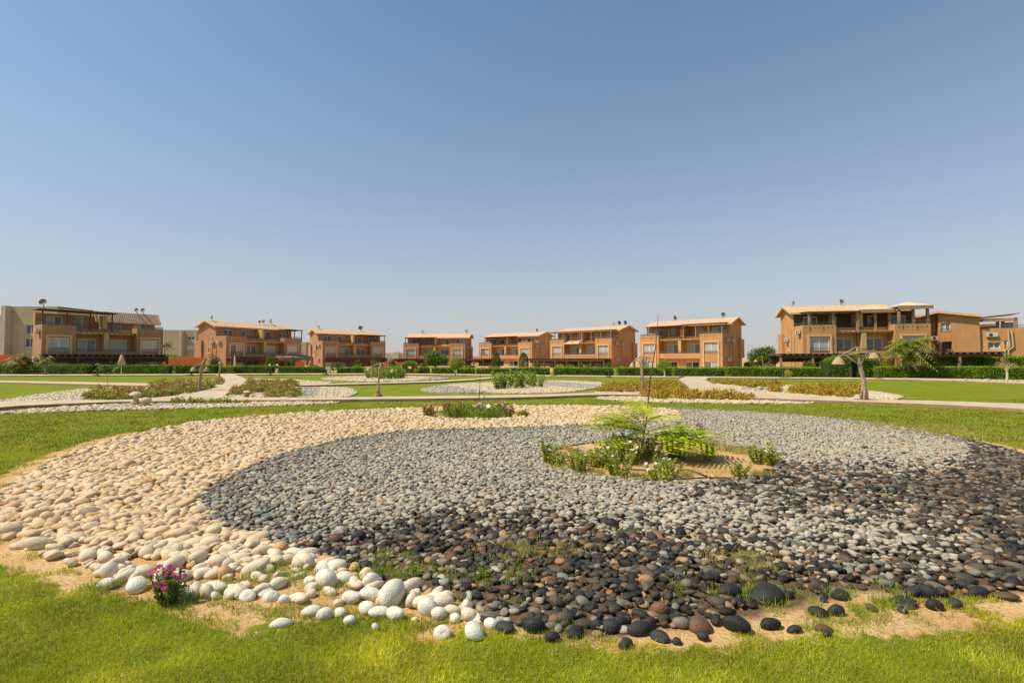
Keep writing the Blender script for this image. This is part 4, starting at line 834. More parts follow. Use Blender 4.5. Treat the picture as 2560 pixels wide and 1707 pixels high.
# tall leafy hedge behind the open timber shade on the right
def boxbush(name, u0, u1, vb, vt, Y, dep, base, label, cat, grp=None, dens=170, size=.12, alt=None, p=0.):
    a, b_ = P(u0, 900, Y), P(u1, 900, Y); z1, z0 = P(u0, vt, Y).z, max(0, P(u0, vb, Y).z); Lx = b_.x-a.x
    root = empty(name, (a.x, Y, z0), 0, label=label, cat=cat, **({'group': grp} if grp else {})); n = int((Lx*(z1-z0)*2+Lx*dep)*dens); q = rng.random((n, 3))
    fce = rng.random(n); tp = dep/(dep+2*(z1-z0)); C = q*[Lx, dep, z1-z0]; m_ = fce < tp; C[m_, 2] = z1-z0; C[~m_ & (fce < (1+tp)/2), 1] = 0
    C += rng.normal(0, .09, C.shape)+np.stack([0*C[:, 0], -(vnoise(C[:, 0], C[:, 2], .7, 5)-.5)*.35, (vnoise(C[:, 0], C[:, 1], .9, 6)-.5)*.3], 1)
    foliage('foliage', C, rng.uniform(.6, 1.5, n)*size, base, root, .4, alt or (base[0]*2, base[1]*1.6, base[2]*1.5), p or .2)
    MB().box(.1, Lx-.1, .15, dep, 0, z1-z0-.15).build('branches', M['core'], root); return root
boxbush('hedge', 2332, 2462, 925, 893, 58.6, 1.2, (.22, .29, .02), 'tall loose hedge behind the posts of the right timber shade', 'hedge')
boxbush('hedge', 2458, 2640, 925, 892, 58.4, 1.2, (.24, .31, .02), 'tall loose hedge behind the small flowering tree at the right edge', 'hedge')
# shaped bushes: crown of leaf clumps on short stems
def bush(name, u, vb, w_px, h_px, label, cat, base, alt=None, p=0., size=.1, dens=420, trunk=0., lumps=9, Y=None, squash=1., group=None, crown_name='foliage', stemm='bark', seed=None, airy=.25):
    if Y is None: g = W(u, vb); Y = g.y; zb = 0
    else: g = P(u, vb, Y); zb = 0; h_px += max(0, g.z)*FPX/Y
    s = Y/FPX; w_, h = w_px*s, h_px*s; r = np.random.default_rng(seed if seed is not None else int(u*7+vb)); th = trunk*h
    root = empty(name, (g.x, Y, zb), 0, label=label, cat=cat, **({'group': group} if group else {}))
    ch = h-th; cz = th+ch/2; C = []
    for i in range(lumps):
        d = r.normal(size=3); d /= np.linalg.norm(d); d[2] = d[2] if trunk > .08 else r.uniform(-1.0, .75); f = r.uniform(.35, .72); c = np.array([d[0]*w_/2*f, d[1]*w_/2*f, cz+d[2]*ch/2*f]); rr = r.uniform(.30, .52)
        n = int(dens*rr*w_*w_*.55)+40; q = r.normal(size=(n, 3)); q /= np.linalg.norm(q, axis=1)[:, None]; q *= r.uniform(.55, 1.05, (n, 1))
        C.append(c+q*[w_*rr*.62, w_*rr*.62, ch*rr*.62])
    C = np.concatenate(C); C[:, 2] = np.maximum(C[:, 2], .03); C += r.normal(0, airy*size, C.shape)
    foliage(crown_name, C, r.uniform(.6, 1.4, len(C))*size, base, root, .4, alt, p, r=r)
    t_ = MB(); top = th+ch*.5; t_.tube([(0, 0, -.05), (.02*h, 0, top*.5), (0, .02, top)], [max(.03, .045*w_)*k for k in (1.2, .9, .6)], 7)
    for i in range(5):
        a_ = i*1.256+.4; t_.tube([(0, 0, max(.05, th*.8)), (w_*.14*math.cos(a_), w_*.14*math.sin(a_), cz), (w_*.3*math.cos(a_), w_*.3*math.sin(a_), cz+ch*.2)], [.022*w_+.008, .015*w_+.006, .006], 5)
    t_.build('trunk' if trunk > .15 else 'stems', M[stemm], root)
    return root
BU = [ # u, v base, width, height, label, kind, base, alt, p, size, Y
 (456, 934, 34, 25, 'yellow-green bush on the lawn beside the left branching path', 'bush', (.50, .50, .05), (.32, .38, .04), .35, .10, None),
 (447, 937, 60, 30, 'dark bulging shrub behind the yellow-green bush', 'shrub', DG, GR, .4, .12, 70), (350, 925, 26, 18, 'dense green shrub rising behind the hedge by the salmon parasol', 'shrub', DG, YG, .3, .12, 64),
 (14, 912, 30, 10, 'flat green shrub behind the hedge at the far left', 'shrub', DG, GR, .3, .12, 66), (52, 912, 34, 12, 'bright low shrub by the tall plantain-like tree', 'shrub', GR, YG, .4, .12, 64),
 (539, 916, 34, 34, 'dark shrub in the corner of the thatch-shaded house', 'shrub', (.07, .09, .02), GR, .3, .16, 84), (672, 912, 26, 26, 'shrub with pointed leaves before the middle of the thatch-shaded house', 'shrub', (.10, .15, .03), YG, .3, .2, 82),
 (735, 912, 16, 24, 'dark narrow shrub near the right end of the thatch shade', 'shrub', DG, GR, .3, .16, 84), (686, 918, 20, 12, 'low round shrub just behind the globe lights', 'shrub', YG, GR, .3, .12, 72),
 (789, 919, 25, 11, 'rounded green shrub left of the third house garage door', 'shrub', GR, YG, .3, .12, 76), (846, 917, 17, 20, 'slender shrub before the garage door of the third house', 'shrub', DG, GR, .4, .14, 82),
 (895, 917, 22, 22, 'spiky shrub near the right part of the third house', 'shrub', (.10, .15, .03), YG, .3, .2, 84), (896, 919, 25, 8, 'yellow-green low shrub behind the hedge of the third house', 'shrub', YG, GR, .3, .12, 74),
 (938, 922, 32, 32, 'olive feathery shrub behind the two-shade lamp', 'shrub', (.24, .22, .04), (.14, .16, .03), .4, .14, 72), (918, 934, 20, 18, 'reddish green shrub at the left of the two-shade lamp', 'shrub', (.24, .20, .03), (.30, .10, .04), .25, .1, 62),
 (979, 920, 20, 28, 'dark pointed shrub before the small cream building', 'shrub', (.03, .07, .015), DG, .4, .16, 88), (996, 919, 14, 14, 'small yellow-green shrub left of the topiary arch', 'shrub', YG, GR, .4, .12, 76),
 (1061, 920, 25, 22, 'green shrub behind the very short hedge', 'shrub', GR, DG, .4, .14, 80), (1042, 935, 20, 18, 'small yellow variegated bush by the topiary arch', 'bush', YE, (.36, .40, .05), .35, .08, None),
 (1174, 921, 30, 10, 'dark low shrub under the long timber shade', 'shrub', DG, GR, .3, .12, 76), (1226, 921, 16, 7, 'tiny green shrub left of the first cypress bush', 'shrub', GR, YG, .3, .1, 76),
 (1345, 921, 15, 22, 'spiky yucca-like shrub right of the second cypress bush', 'shrub', (.20, .24, .05), DG, .4, .2, 70), (1343, 921, 60, 6, 'low green shrub line behind the second cypress hedge', 'shrub', GR, YG, .4, .1, 69),
 (1399, 920, 20, 13, 'bright yellow shrub before the log-roofed house', 'shrub', YE, YG, .3, .12, 70), (1425, 920, 34, 10, 'loose green shrub right of the bright yellow shrub', 'shrub', YG, GR, .4, .14, 70),
 (1452, 921, 18, 20, 'tall pale-tipped shrub in the middle of the log-roofed house front', 'shrub', (.17, .22, .05), DG, .4, .18, 71), (1470, 920, 22, 12, 'grey-green shrub beside the pale-tipped shrub', 'shrub', (.20, .22, .06), DG, .3, .12, 70),
 (1524, 920, 14, 18, 'small spiky shrub at the right corner of the log-roofed house', 'shrub', (.20, .24, .05), DG, .4, .18, 70), (1549, 920, 30, 10, 'green mound shrub left of the driftwood lamp', 'shrub', GR, YG, .4, .12, 63),
 (1546, 938, 18, 24, 'dark green shrub in the gap between two hedges', 'shrub', DG, GR, .4, .12, 64), (1684, 938, 22, 30, 'dark shrub behind the small bright tree', 'shrub', DG, GR, .4, .13, 62),
 (1840, 920, 26, 14, 'grey-green shrub at the side of the curtained house', 'shrub', (.14, .18, .06), DG, .4, .15, 68), (1872, 919, 24, 14, 'loose palm-like scrub far off in the gap between houses', 'shrub', (.20, .22, .08), DG, .3, .25, 90),
 (1924, 919, 26, 17, 'pinkish brown dry bush at the left end of the big timber shade', 'bush', (.33, .22, .12), (.25, .2, .1), .3, .09, 57), (2026, 918, 34, 24, 'round shrub with yellow tips before the big timber shade', 'shrub', (.10, .13, .02), YE, .3, .10, 54),
 (2213, 918, 22, 28, 'bright yellow-green shrub at the left foot of the big palm', 'shrub', (.50, .52, .04), YG, .4, .14, 52), (1968, 946, 25, 24, 'yellow variegated bush on the lawn before the long hedge', 'bush', YE, (.40, .42, .06), .3, .07, None),
 (1066, 953, 0, 0, None, None, None, None, 0, 0, None)]
for u, vb, w_, h, lb, kd, bs, alt, p, sz_, Y in BU:
    if lb: bush('bush' if kd == 'bush' else 'shrub', u, vb, w_, h, lb, kd, bs, alt, p, sz_, Y=Y, dens=260 if (Y or 0) > 60 else 420)
for u, lb in ((1240, 'left dark cypress bush, narrower, before the orange house'), (1309, 'right dark cypress bush, broader, before the orange house')):
    g = P(u, 925, 67); n = 3600; r_ = np.random.default_rng(u); t_ = r_.random(n)**.8; ang = r_.uniform(0, 6.28, n); hh_ = 2.6*1.02 if u == 1240 else 2.6; wd = .60 if u == 1240 else .68
    rad = wd*np.sin(np.clip(t_*.93+.10, 0, 1)*math.pi)**.6*(.8+.3*r_.random(n)); root = empty('cypress', (g.x, 67, 0), 0, label=lb, cat='bush', group='cypress bushes')
    foliage('foliage', np.stack([rad*np.cos(ang), rad*np.sin(ang), .3+hh_*1.02*t_], 1), .12, (.10, .12, .03), root, .4, (.22, .20, .06), .3, r=r_)
    MB().tube([(0, 0, -.05), (0, 0, 2.3)], [.07, .02]).build('trunk', M['bark'], root)
# trees
bush('tree', 1905, 921, 62, 56, 'leafy green tree in the gap left of the big right house', 'tree', (.10, .17, .025), (.20, .26, .04), .35, .2, dens=150, trunk=.12, lumps=16, Y=80, crown_name='crown')
bush('tree', 1935, 921, 22, 34, 'smaller green tree touching the big timber shade', 'tree', (.10, .17, .025), (.20, .26, .04), .35, .2, dens=170, trunk=.12, lumps=9, Y=78, crown_name='crown')
bush('tree', 1088, 924, 60, 46, 'spreading frangipani-like tree before the house seen square on', 'tree', (.12, .22, .03), (.30, .36, .10), .3, .26, dens=110, trunk=.28, lumps=18, Y=72, crown_name='crown', squash=.7)
bush('tree', 1143, 926, 44, 34, 'feathery green tree right of the spreading tree', 'tree', (.15, .25, .02), YG, .3, .12, dens=260, trunk=.15, lumps=12, Y=70, crown_name='crown')
bush('tree', 1137.5, 940, 25, 37, 'small tree with round yellow-green crown and staked trunk', 'tree', (.20, .30, .015), (.34, .40, .03), .3, .09, dens=700, trunk=.38, lumps=12, crown_name='crown', group=None)
bush('tree', 1661, 944, 34, 46, 'small bright tree with a pale thin trunk before the hedge', 'tree', (.32, .42, .02), GR, .35, .09, dens=420, trunk=.30, lumps=13, crown_name='crown', stemm='log')
bush('tree', 2517.5, 951, 48, 52, 'small sparse tree with pinkish leaves at the right edge', 'tree', (.42, .36, .08), (.55, .25, .12), .35, .08, dens=90, trunk=.5, lumps=9, crown_name='crown', stemm='log')
bush('tree', 832, 938, 15, 22, 'slim young tree leaning left of the third house hedge', 'tree', YG, GR, .3, .1, dens=380, trunk=.5, lumps=6, Y=57, crown_name='crown', stemm='log')
for u, v0, w_, h, Y, lb in ((560, 900, 80, 26, 118, 'yellow-green trees behind the orange wall, nearer the thatch-shaded house'), (430, 900, 80, 22, 120, 'yellow-green scrub behind the orange wall between the left houses'), (20, 900, 110, 16, 96, 'low yellow-green scrub above the orange wall at the far left'), (735, 915, 30, 40, 140, 'yellowish tree between the second and third houses')):
    bush('tree', u, v0+14, w_, h+8, lb, 'tree', (.26, .32, .05), GR, .3, .32, dens=30, trunk=.05, lumps=16, Y=Y, crown_name='crown')
# topiary arch over the brown gate, hedge arch by the big lamp
def arch(u0, u1, vb, vt, hole, dep, base, label, gate, dens=330, size=.1):
    a, b_ = W(u0, vb), W(u1, vb); Y = a.y; s = Y/FPX; Lx = (u1-u0)*s; h = (vb-vt)*s; root = empty('hedge_arch', a, 0, label=label, cat='hedge')
    n = int(Lx*h*2.6*dens); X_, Z_ = rng.uniform(0, Lx, n), rng.uniform(0, h, n); h0, h1, hv = (hole[0]-u0)*s, (hole[1]-u0)*s, (vb-hole[2])*s
    cx = Lx/2; ok_ = ~((X_ > h0) & (X_ < h1) & (Z_ < hv)); top = h-(.30*h)*np.abs((X_-cx)/cx)**3; ok_ &= Z_ < top
    X_, Z_ = X_[ok_], Z_[ok_]; Y_ = rng.choice([0, dep], len(X_))+rng.normal(0, .08, len(X_)); ed = rng.random(len(X_)) < .35; Y_[ed] = rng.uniform(0, dep, ed.sum()); Z_[ed] = np.maximum(Z_[ed], (h-(.30*h)*np.abs((X_[ed]-cx)/cx)**3)*.96)
    C = np.stack([X_, Y_-(vnoise(X_, Z_, .5, 8)-.5)*.3, Z_], 1); foliage('foliage', C, rng.uniform(.6, 1.4, len(C))*size, base, root, .4, (base[0]*1.9, base[1]*1.6, base[2]), .25)
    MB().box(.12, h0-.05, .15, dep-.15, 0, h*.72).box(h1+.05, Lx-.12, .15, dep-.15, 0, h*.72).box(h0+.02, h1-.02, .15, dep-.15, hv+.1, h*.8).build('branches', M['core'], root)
    gx0, gx1 = h0+.04, h1-.04
    gt = empty('garden_gate', (a.x, Y+dep*.6, 0), 0, label=gate, cat='gate'); MB().box(gx0, gx1, 0, .06, .1, hv*.75).build('gate_leaf', M['plinth'] if size > .09 else M['rustic'], gt); MB().box(gx0-.03, gx0+.05, -.03, .09, 0, hv*.8).box(gx1-.05, gx1+.03, -.03, .09, 0, hv*.8).build('gate_frame', M['wood'], gt)
arch(1003, 1042, 935, 901, (1017, 1027, 917), 1.0, (.20, .34, .015), 'clipped arch of leaves over a brown gate left of the yellow bush', 'brown gate under the small clipped arch')
arch(2070, 2206, 945, 885.5, (2127, 2146, 905), 1.3, (.18, .29, .02), 'big rounded hedge arch behind the large driftwood lamp', 'half open wooden gate in the big hedge arch', size=.085)
# palms
def palm(u, Y, vb, vt, spread, n, label, base, lean=0., stems=1, frond_l=1.6, tr=.12, cat='palm'):
    g = P(u, 900, Y); s = Y/FPX; h = (897-vt)*s+H; root = empty('palm_tree', (g.x, Y, 0), 0, label=label, cat=cat); t_ = MB(); VV, FF, off = [], [], 0; r_ = np.random.default_rng(int(u))
    for k in range(stems):
        ox, oy = ((r_.uniform(-.8, .8), r_.uniform(-.6, .6)) if stems > 1 else (0, 0)); hs_ = h*(r_.uniform(.35, .82) if stems > 1 else .86)-frond_l*.35
        t_.tube([(ox*.4, oy*.4, -.05), (ox*.8, oy*.8, hs_*.6), (ox, oy, hs_)], [tr*1.2, tr, tr*.8], 8)
        for i in range(n):
            az = 6.283*i/n+r_.uniform(-.2, .2); el = r_.uniform(.55, 1.45); L_ = frond_l*r_.uniform(.8, 1.2); pts = []
            for j in range(9):
                q = j/8; rr = L_*(.35*q+.55*q*q*(.5+math.cos(el))); zz_ = L_*(math.sin(el)*1.35*q-1.35*q*q*(.7+.45*math.cos(el))); pts.append(np.array([ox+rr*math.cos(az), oy+rr*math.sin(az), hs_+zz_]))
            sd2 = np.array([-math.sin(az), math.cos(az), 0])
            for j in range(1, 9):
                for sg in (-1, 1):
                    for sub in (0, .5):
                        p0 = pts[j-1]*(1-sub)+pts[j]*sub; wl = L_*.30*math.sin(math.pi*min(1, (j-1+sub)/8*.85+.14)); d_ = (pts[j]-pts[j-1]); d_ = d_/np.linalg.norm(d_)
                        tip = p0+sd2*sg*wl*.7+d_*wl*.6+np.array([0, 0, -wl*.55*r_.uniform(.4, 1.2)]); VV += [p0, p0+d_*.075*L_*.6, tip, tip-d_*.06]; FF.append([off, off+1, off+2, off+3]); off += 4
    npmesh('fronds', np.array(VV), np.array(FF), M['leaf'], root, col=leafcol(len(FF), base, .4, (base[0]*1.9, base[1]*1.3, base[2]*2), .35, r_)); t_.build('trunk', M['bark'], root); return root
palm(2262, 49.5, 945, 822, 90, 14, 'big bushy palm with arching fronds before the large orange house', (.20, .25, .03), stems=6, frond_l=2.3, tr=.07)
palm(411, 92, 900, 848, 22, 12, 'small fan palm right beside the far left house', (.06, .12, .02), frond_l=1.9); palm(505, 118, 900, 861, 20, 11, 'slender palm against the beige block left of the thatch-shaded house', (.10, .14, .04), frond_l=2.2, tr=.15)
palm(65, 60, 940, 858, 22, 9, 'broad-leaved banana-like plant left of the far left house', (.14, .20, .05), stems=3, frond_l=1.7, tr=.08); palm(116, 58, 940, 885, 20, 12, 'short yucca by the left corner of the far left house', (.18, .22, .04), frond_l=1.1)
palm(264, 58.5, 940, 886, 20, 12, 'yucca behind the gap between the two leftmost hedges', (.10, .16, .03), frond_l=1.1, stems=2, tr=.07); palm(1884, 100, 920, 898, 16, 9, 'distant date palms low in the gap between houses', (.12, .15, .06), frond_l=2.2, stems=3)
# succulents of the oval beds
def spiky(root_loc, n_st, w_, h, label, cat, base, r_, lf=.11, grp=None, flower=None, name='succulent_plant', fs=1.):
    root = empty(name, root_loc, r_.uniform(0, 6), label=label, cat=cat, **({'group': grp} if grp else {})); st = MB(); C = []; FL = []
    for i in range(n_st):
        a_, d_ = r_.uniform(0, 6.28), r_.uniform(0, w_)**1; x, y = d_*.35*math.cos(a_), d_*.35*math.sin(a_); hh_ = h*r_.uniform(.6, 1.05)
        tx, ty = x+math.cos(a_)*d_*.55, y+math.sin(a_)*d_*.55; st.tube([(x, y, -.02), ((x+tx)/2, (y+ty)/2, hh_*.55), (tx, ty, hh_)], [.012*h+.004, .008*h+.003, .004], 5)
        k = max(6, int(hh_/lf*(4.5 if flower is None else 7.5)))
        for j in range(k):
            q = .12+.88*j/k; C.append([x+(tx-x)*q+r_.normal(0, lf*.35), y+(ty-y)*q+r_.normal(0, lf*.35), hh_*q+r_.normal(0, lf*.15)])
        if flower is not None: FL.append([tx, ty, hh_+.01])
    foliage('leaves', np.array(C), r_.uniform(.7, 1.3, len(C))*lf, base, root, .35, (base[0]*1.9, base[1]*1.4, base[2]*1.5), .25, asp=.45, up=.4, r=r_); st.build('stems', M['core'] if flower is None else M['rustic'], root)
    if FL:
        FL = np.array(FL); k = r_.random(len(FL)) < .8; FL = FL[k] if k.any() else FL
        for p in FL:
            c = np.zeros(3); up_ = np.array([r_.normal(0, .35), r_.normal(0, .35)-.5, 1]); up_ /= np.linalg.norm(up_); e1 = np.cross(up_, [1, 0, 0]); e1 /= np.linalg.norm(e1); e2 = np.cross(up_, e1); rp_ = .030*fs
            VV = [c]; FF = []
            for q in range(5):
                t0 = q*1.2566
                for dt, rr in ((-.55, .85), (0, 1.15), (.55, .85)): VV.append(c+(e1*math.cos(t0+dt)+e2*math.sin(t0+dt))*rp_*rr+up_*rp_*.12)
                FF.append([0, 3*q+1, 3*q+2, 3*q+3])
            o = npmesh('flower', np.array(VV), np.array(FF), M['petal'], root, col=np.array([flower]*len(VV))); o.location = p+r_.normal(0, .01, 3)
    return root
r = np.random.default_rng(5)
def copy_tree(o, loc, rz, sc=1., label=None, group=None):
    c = o.copy(); COL.objects.link(c); c.location = loc; c.rotation_euler = (0, 0, rz); c.scale = (sc, sc, sc)
    if label: c['label'] = label
    if group: c['group'] = group
    for ch in o.children:
        d = ch.copy(); COL.objects.link(d); d.parent = c
    return c
def scatter(pg, sp_, seed, avoid=()):
    xs = [p[0] for p in pg]; ys = [p[1] for p in pg]; r_ = np.random.default_rng(seed); a, b_ = pack(r_, min(xs), max(xs), min(ys), max(ys), sp_); k = inside(a, b_, pg); return list(zip(a[k], b_[k]))
def plant_bed(pgs, sp_, makers, lb, grp, seed, smin=.8, smax=1.25):
    r_ = np.random.default_rng(seed); first = {}; n = 0
    for pg in pgs:
        for x, y in scatter(pg, sp_, seed+n):
            k = int(r_.integers(0, len(makers))); loc = (x, y, .02); sc = r_.uniform(smin, smax); n += 1
            if k not in first: first[k] = makers[k](loc); first[k].scale = (sc,)*3
            else: copy_tree(first[k], loc, r_.uniform(0, 6.28), sc)
    return n
def clump(name, w_, h, n, base, alt, p, lf, lb, cat, grp, seed, up=.5, tips=None, ntip=0, asp=.5):
    def mk(loc):
        r_ = np.random.default_rng(seed); root = empty(name, loc, 0, label=lb, cat=cat, group=grp)
        q = r_.normal(size=(n, 3)); q /= np.linalg.norm(q, axis=1)[:, None]; q[:, 2] = np.abs(q[:, 2]); C = q*r_.uniform(.55, 1, (n, 1))*[w_/2, w_/2, h]; C[:, :2] += (r_.random((n, 2))-.5)*w_*.12; C[:, 2] *= .7+.5*vnoise(C[:, 0]+seed, C[:, 1], w_*.22, seed)
        foliage('leaves', C, r_.uniform(.6, 1.35, n)*lf, base, root, .35, alt, p, up=up, asp=asp, r=r_)
        if ntip:
            q = r_.normal(size=(ntip, 3)); q /= np.linalg.norm(q, axis=1)[:, None]; q[:, 2] = np.abs(q[:, 2])*.9+.1; T = q*[w_/2, w_/2, h]*1.0
            foliage('flowers', T, lf*.75, tips, root, .25, r=r_, asp=.9, m='petal')
        MB().tube([(0, 0, -.03), (0, 0, h*.6)], [.02, .008], 5).tube([(0, 0, .02), (w_*.2, 0, h*.6)], .008, 5).tube([(0, 0, .02), (-w_*.15, w_*.1, h*.6)], .008, 5).build('stems', M['bark'], root)
        return root
    return mk
IX = [clump('ixora_shrub', .62, .42, 190, (.30, .42, .05), (.50, .20, .07), .24, .11, 'low broad-leaved shrub with coral flower heads in the left path beds', 'shrub', 'coral flowered shrubs of the left beds', 30+i, tips=(.50, .20, .09), ntip=(14, 20, 14, 24)[i]) for i in range(4)]
PB = lambda *q: poly(q)
plant_bed([PB((220, 1003.5), (228, 992), (270, 986), (330, 988), (390, 975), (378, 966), (400, 962), (440, 968), (500, 970), (538, 971), (505, 980), (450, 990), (400, 999), (350, 1001), (330, 1005), (270, 1004)),
           PB((575, 992), (598, 978), (640, 968), (742, 965), (735, 970), (660, 975), (745, 983), (748, 996), (660, 999), (700, 988), (640, 984), (610, 990))], .66, IX, '', '', 91, .8, 1.35)
IX2 = [clump('ixora_shrub', .7, .42, 110, (.24, .34, .04), (.46, .20, .07), .3, .13, 'small coral flowered shrub in the two thin strips beside the branching path', 'shrub', 'coral flowered shrubs of the thin strips', 50+i, tips=(.50, .17, .09), ntip=14) for i in range(3)]
plant_bed([PB((436, 963), (440, 958.5), (550, 957.5), (556, 963)), PB((622, 963), (625, 957.5), (735, 958.5), (745, 963))], 1.0, IX2, '', '', 92)
IX3 = [clump('ixora_shrub', .42, .30, 150, (.30, .42, .05), (.42, .28, .07), .2, .10, 'single small shrub in the spaced row at the front edge of the left path', 'shrub', 'row of small shrubs by the left path', 60+i, tips=(.55, .2, .1), ntip=14) for i in range(2)]
f0_ = None
for i, u in enumerate((437, 454, 480, 501, 526.5, 546.7, 566, 592.5, 616)):
    g = W(u, 1010.5); sc = (1.1, 1.1, 1.2, 1.05, 1.0, 1.0, 1.15, .8, .8)[i]
    if i < 2: o = IX3[i](g); o.scale = (sc,)*3; f0_ = f0_ or o
    else: o = copy_tree(f0_, g, i*1.3, sc)
SE = [clump('sedum_shrub', .7, .42, 230, (.46, .43, .03), (.46, .17, .04), .40, .14, 'spiky yellow-green shrub with rusty red tips in the right path beds', 'shrub', 'rusty shrubs of the right beds', 70+i, up=1.6, asp=.28) for i in range(4)]
plant_bed([PB((1500, 982), (1520, 972), (1620, 962), (1695, 963), (1712, 972), (1700, 980), (1620, 984), (1560, 983)), PB((1592, 996), (1640, 991), (1690, 986), (1760, 991), (1880, 998.5), (1905, 1003), (1780, 1002), (1650, 1000)),
           PB((1780, 958), (1830, 965), (1880, 971), (1960, 967), (1900, 962), (1850, 962)), PB((1972, 986), (1975, 977), (2040, 970), (2110, 970), (2155, 978), (2158, 988), (2110, 996), (2040, 991)), PB((1922, 983), (1930, 978), (1958, 978), (1962, 984))], .66, SE, '', '', 93, .8, 1.25)
for k_, (pgx, n_, w_, h, sp_, bs, lb, grp) in enumerate(((PB((1240, 969), (1250, 965), (1352, 962), (1358, 969), (1300, 974), (1245, 975)), 9, .6, 1.05, .95, (.26, .36, .06), 'dark upright succulent plant in the clump of the middle oval bed', 'succulents of the middle oval bed'),
        (PB((922, 948), (925, 944), (1005, 944), (1010, 948), (960, 950.5)), 12, .95, 1.25, 1.25, (.24, .36, .05), 'dark green shrub in the clump of the farthest oval bed', 'shrubs of the farthest oval bed'))):
    r_ = np.random.default_rng(k_+3); fs_ = [spiky((0, 0, 0), n_, w_, h, lb, 'plant', bs, r_, lf=.17, grp=grp, name='succulent_plant' if k_ == 0 else 'dark_shrub') for _ in range(3)]
    for i, (x, y) in enumerate(scatter(pgx, sp_, 17+k_)):
        if i < 3: fs_[i].location = (x, y, .02)
        else: copy_tree(fs_[i % 3], (x, y, .02), i*1.1, r_.uniform(.75, 1.2))
# ------------------------------------------------------------------ island planting in the swirl
r = np.random.default_rng(44)
ISL = [(1505, 1170, .7, 'leaning periwinkle between the bushy ones left of the middle of the island'), (1690, 1140, .7, 'periwinkle half hidden under the right feathery leaves'), (1560, 1135, .8, 'periwinkle behind the stem of the feathery seedling'), (1372, 1160, .85, 'tall periwinkle with white flowers at the left rim of the sandy island'), (1395, 1165, .5, 'yellowing periwinkle beside the tall one at the left rim of the island'), (1450, 1182, .85, 'narrow upright periwinkle near the left front of the island'),
       (1478, 1165, .6, 'leafy periwinkle behind the narrow upright one'), (1520, 1155, .8, 'bushy periwinkle with white flowers under the feathery seedling'), (1548, 1193, .95, 'largest periwinkle, in the middle front of the island'), (1575, 1160, .8, 'periwinkle just left of the stake'),
       (1622, 1150, .8, 'white flowered periwinkle just right of the stake'), (1645, 1202, .55, 'small white flowered periwinkle at the very front of the island'), (1665, 1190, .65, 'thin brownish periwinkle behind the frontmost one'), (1770, 1152, .6, 'white flowered plant at the right tip of the feathery leaves'),
       (1850, 1195, .6, 'white flowered periwinkle at the right front of the island'), (1900, 1160, .75, 'tall periwinkle at the right rim of the island'), (1925, 1163, .65, 'rightmost periwinkle of the island'), (1700, 1095, .6, 'green periwinkle behind the island feathery leaves')]
for u, v, hgt, lb in ISL:
    g = W(u, v); spiky(g, 17 if hgt > .6 else 12, .24+.16*hgt, hgt*.46*g.y/8.0, lb, 'flower', (.27, .36, .03), r, lf=.052, flower=(.80, .80, .78), name='periwinkle_plant')
g = W(1754, 1102); spiky(g, 9, .3, .42, 'pink flowered periwinkle behind the right of the island', 'flower', (.22, .20, .05), r, lf=.05, flower=(.60, .12, .35), name='periwinkle_plant')
def feathery(label, g, specs, stem_h, base, name='feathery_seedling', lw=1.0):
    root = empty(name, g, 0, label=label, cat='plant'); st = MB(); VV, FF, off = [], [], 0; st.tube([(0, 0, -.03), (.0, 0, stem_h)], [.014, .008], 6)
    for z0, az, L_, el, drp in specs:
        pts = [np.array([math.cos(az)*L_*q*math.cos(el*(1-.5*q)), math.sin(az)*L_*q*math.cos(el*(1-.5*q)), z0+L_*(math.sin(el)*q-drp*q*q)]) for q in [j/14 for j in range(15)]]
        st.tube([tuple(p) for p in pts], [.007]*7+[.004]*8, 5); sd2 = np.array([-math.sin(az), math.cos(az), .0])
        for j in range(2, 15):
            wl = L_*.24*lw*math.sin(math.pi*(.14+.8*j/15)); d_ = pts[j]-pts[j-1]; d_ /= np.linalg.norm(d_)
            for sg in (-1, 1):
                for m_ in range(10):
                    f = (m_+.6)/10; c = pts[j]+sd2*sg*wl*f+d_*wl*.35*f+np.array([0, 0, -wl*.28*f*f+rng.uniform(-.006, .006)]); e = .24*wl*.75; e2_ = np.array([0, 0, rng.uniform(-.3, .3)*wl*.06])
                    VV += [c-d_*e*.3-e2_, c+sd2*sg*wl*.085+e2_, c+d_*e*1.0, c-sd2*sg*wl*.06-e2_]; FF.append([off, off+1, off+2, off+3]); off += 4
    npmesh('leaflets', np.array(VV), np.array(FF), M['leaf'], root, col=leafcol(len(FF), base, .3, (.52, .50, .03), .3, rng)); st.build('stems', M['rustic'], root); return root
g = W(1610, 1142)
feathery('bright feathery tree seedling tied to the tall stake on the island', g, [(.45, 2.9, 1.0, .75, .35), (.50, 3.5, .95, .5, .35), (.62, 2.4, .85, .8, .3), (.70, 1.4, .6, 1.1, .2), (.68, .3, .95, .45, .3), (.35, -.15, 1.45, .45, .42), (.30, -.5, 1.3, .35, .38), (.3, 3.8, 1.0, .45, .42), (.62, 5.2, .45, .9, .3), (.8, 3.0, .55, .7, .3), (.78, .9, .6, .6, .3), (.5, 2.5, 1.1, .5, .35), (.55, 3.2, 1.15, .7, .4), (.4, 4.3, .8, .6, .4), (.45, -.3, 1.15, .6, .4), (.25, -.8, 1.1, .3, .3), (.2, -.2, 1.5, .3, .3), (.5, 3.9, .9, .7, .4), (.8, 2.0, .6, .9, .2), (.42, -.25, 1.6, .35, .3), (.38, -.65, 1.5, .3, .35), (.3, -.05, 1.3, .5, .4), (.48, 3.05, 1.25, .45, .35), (.55, 3.4, 1.3, .6, .42), (.35, 3.7, 1.2, .4, .4), (.6, 2.75, 1.1, .65, .4)], .95, (.46, .56, .02), lw=1.4)
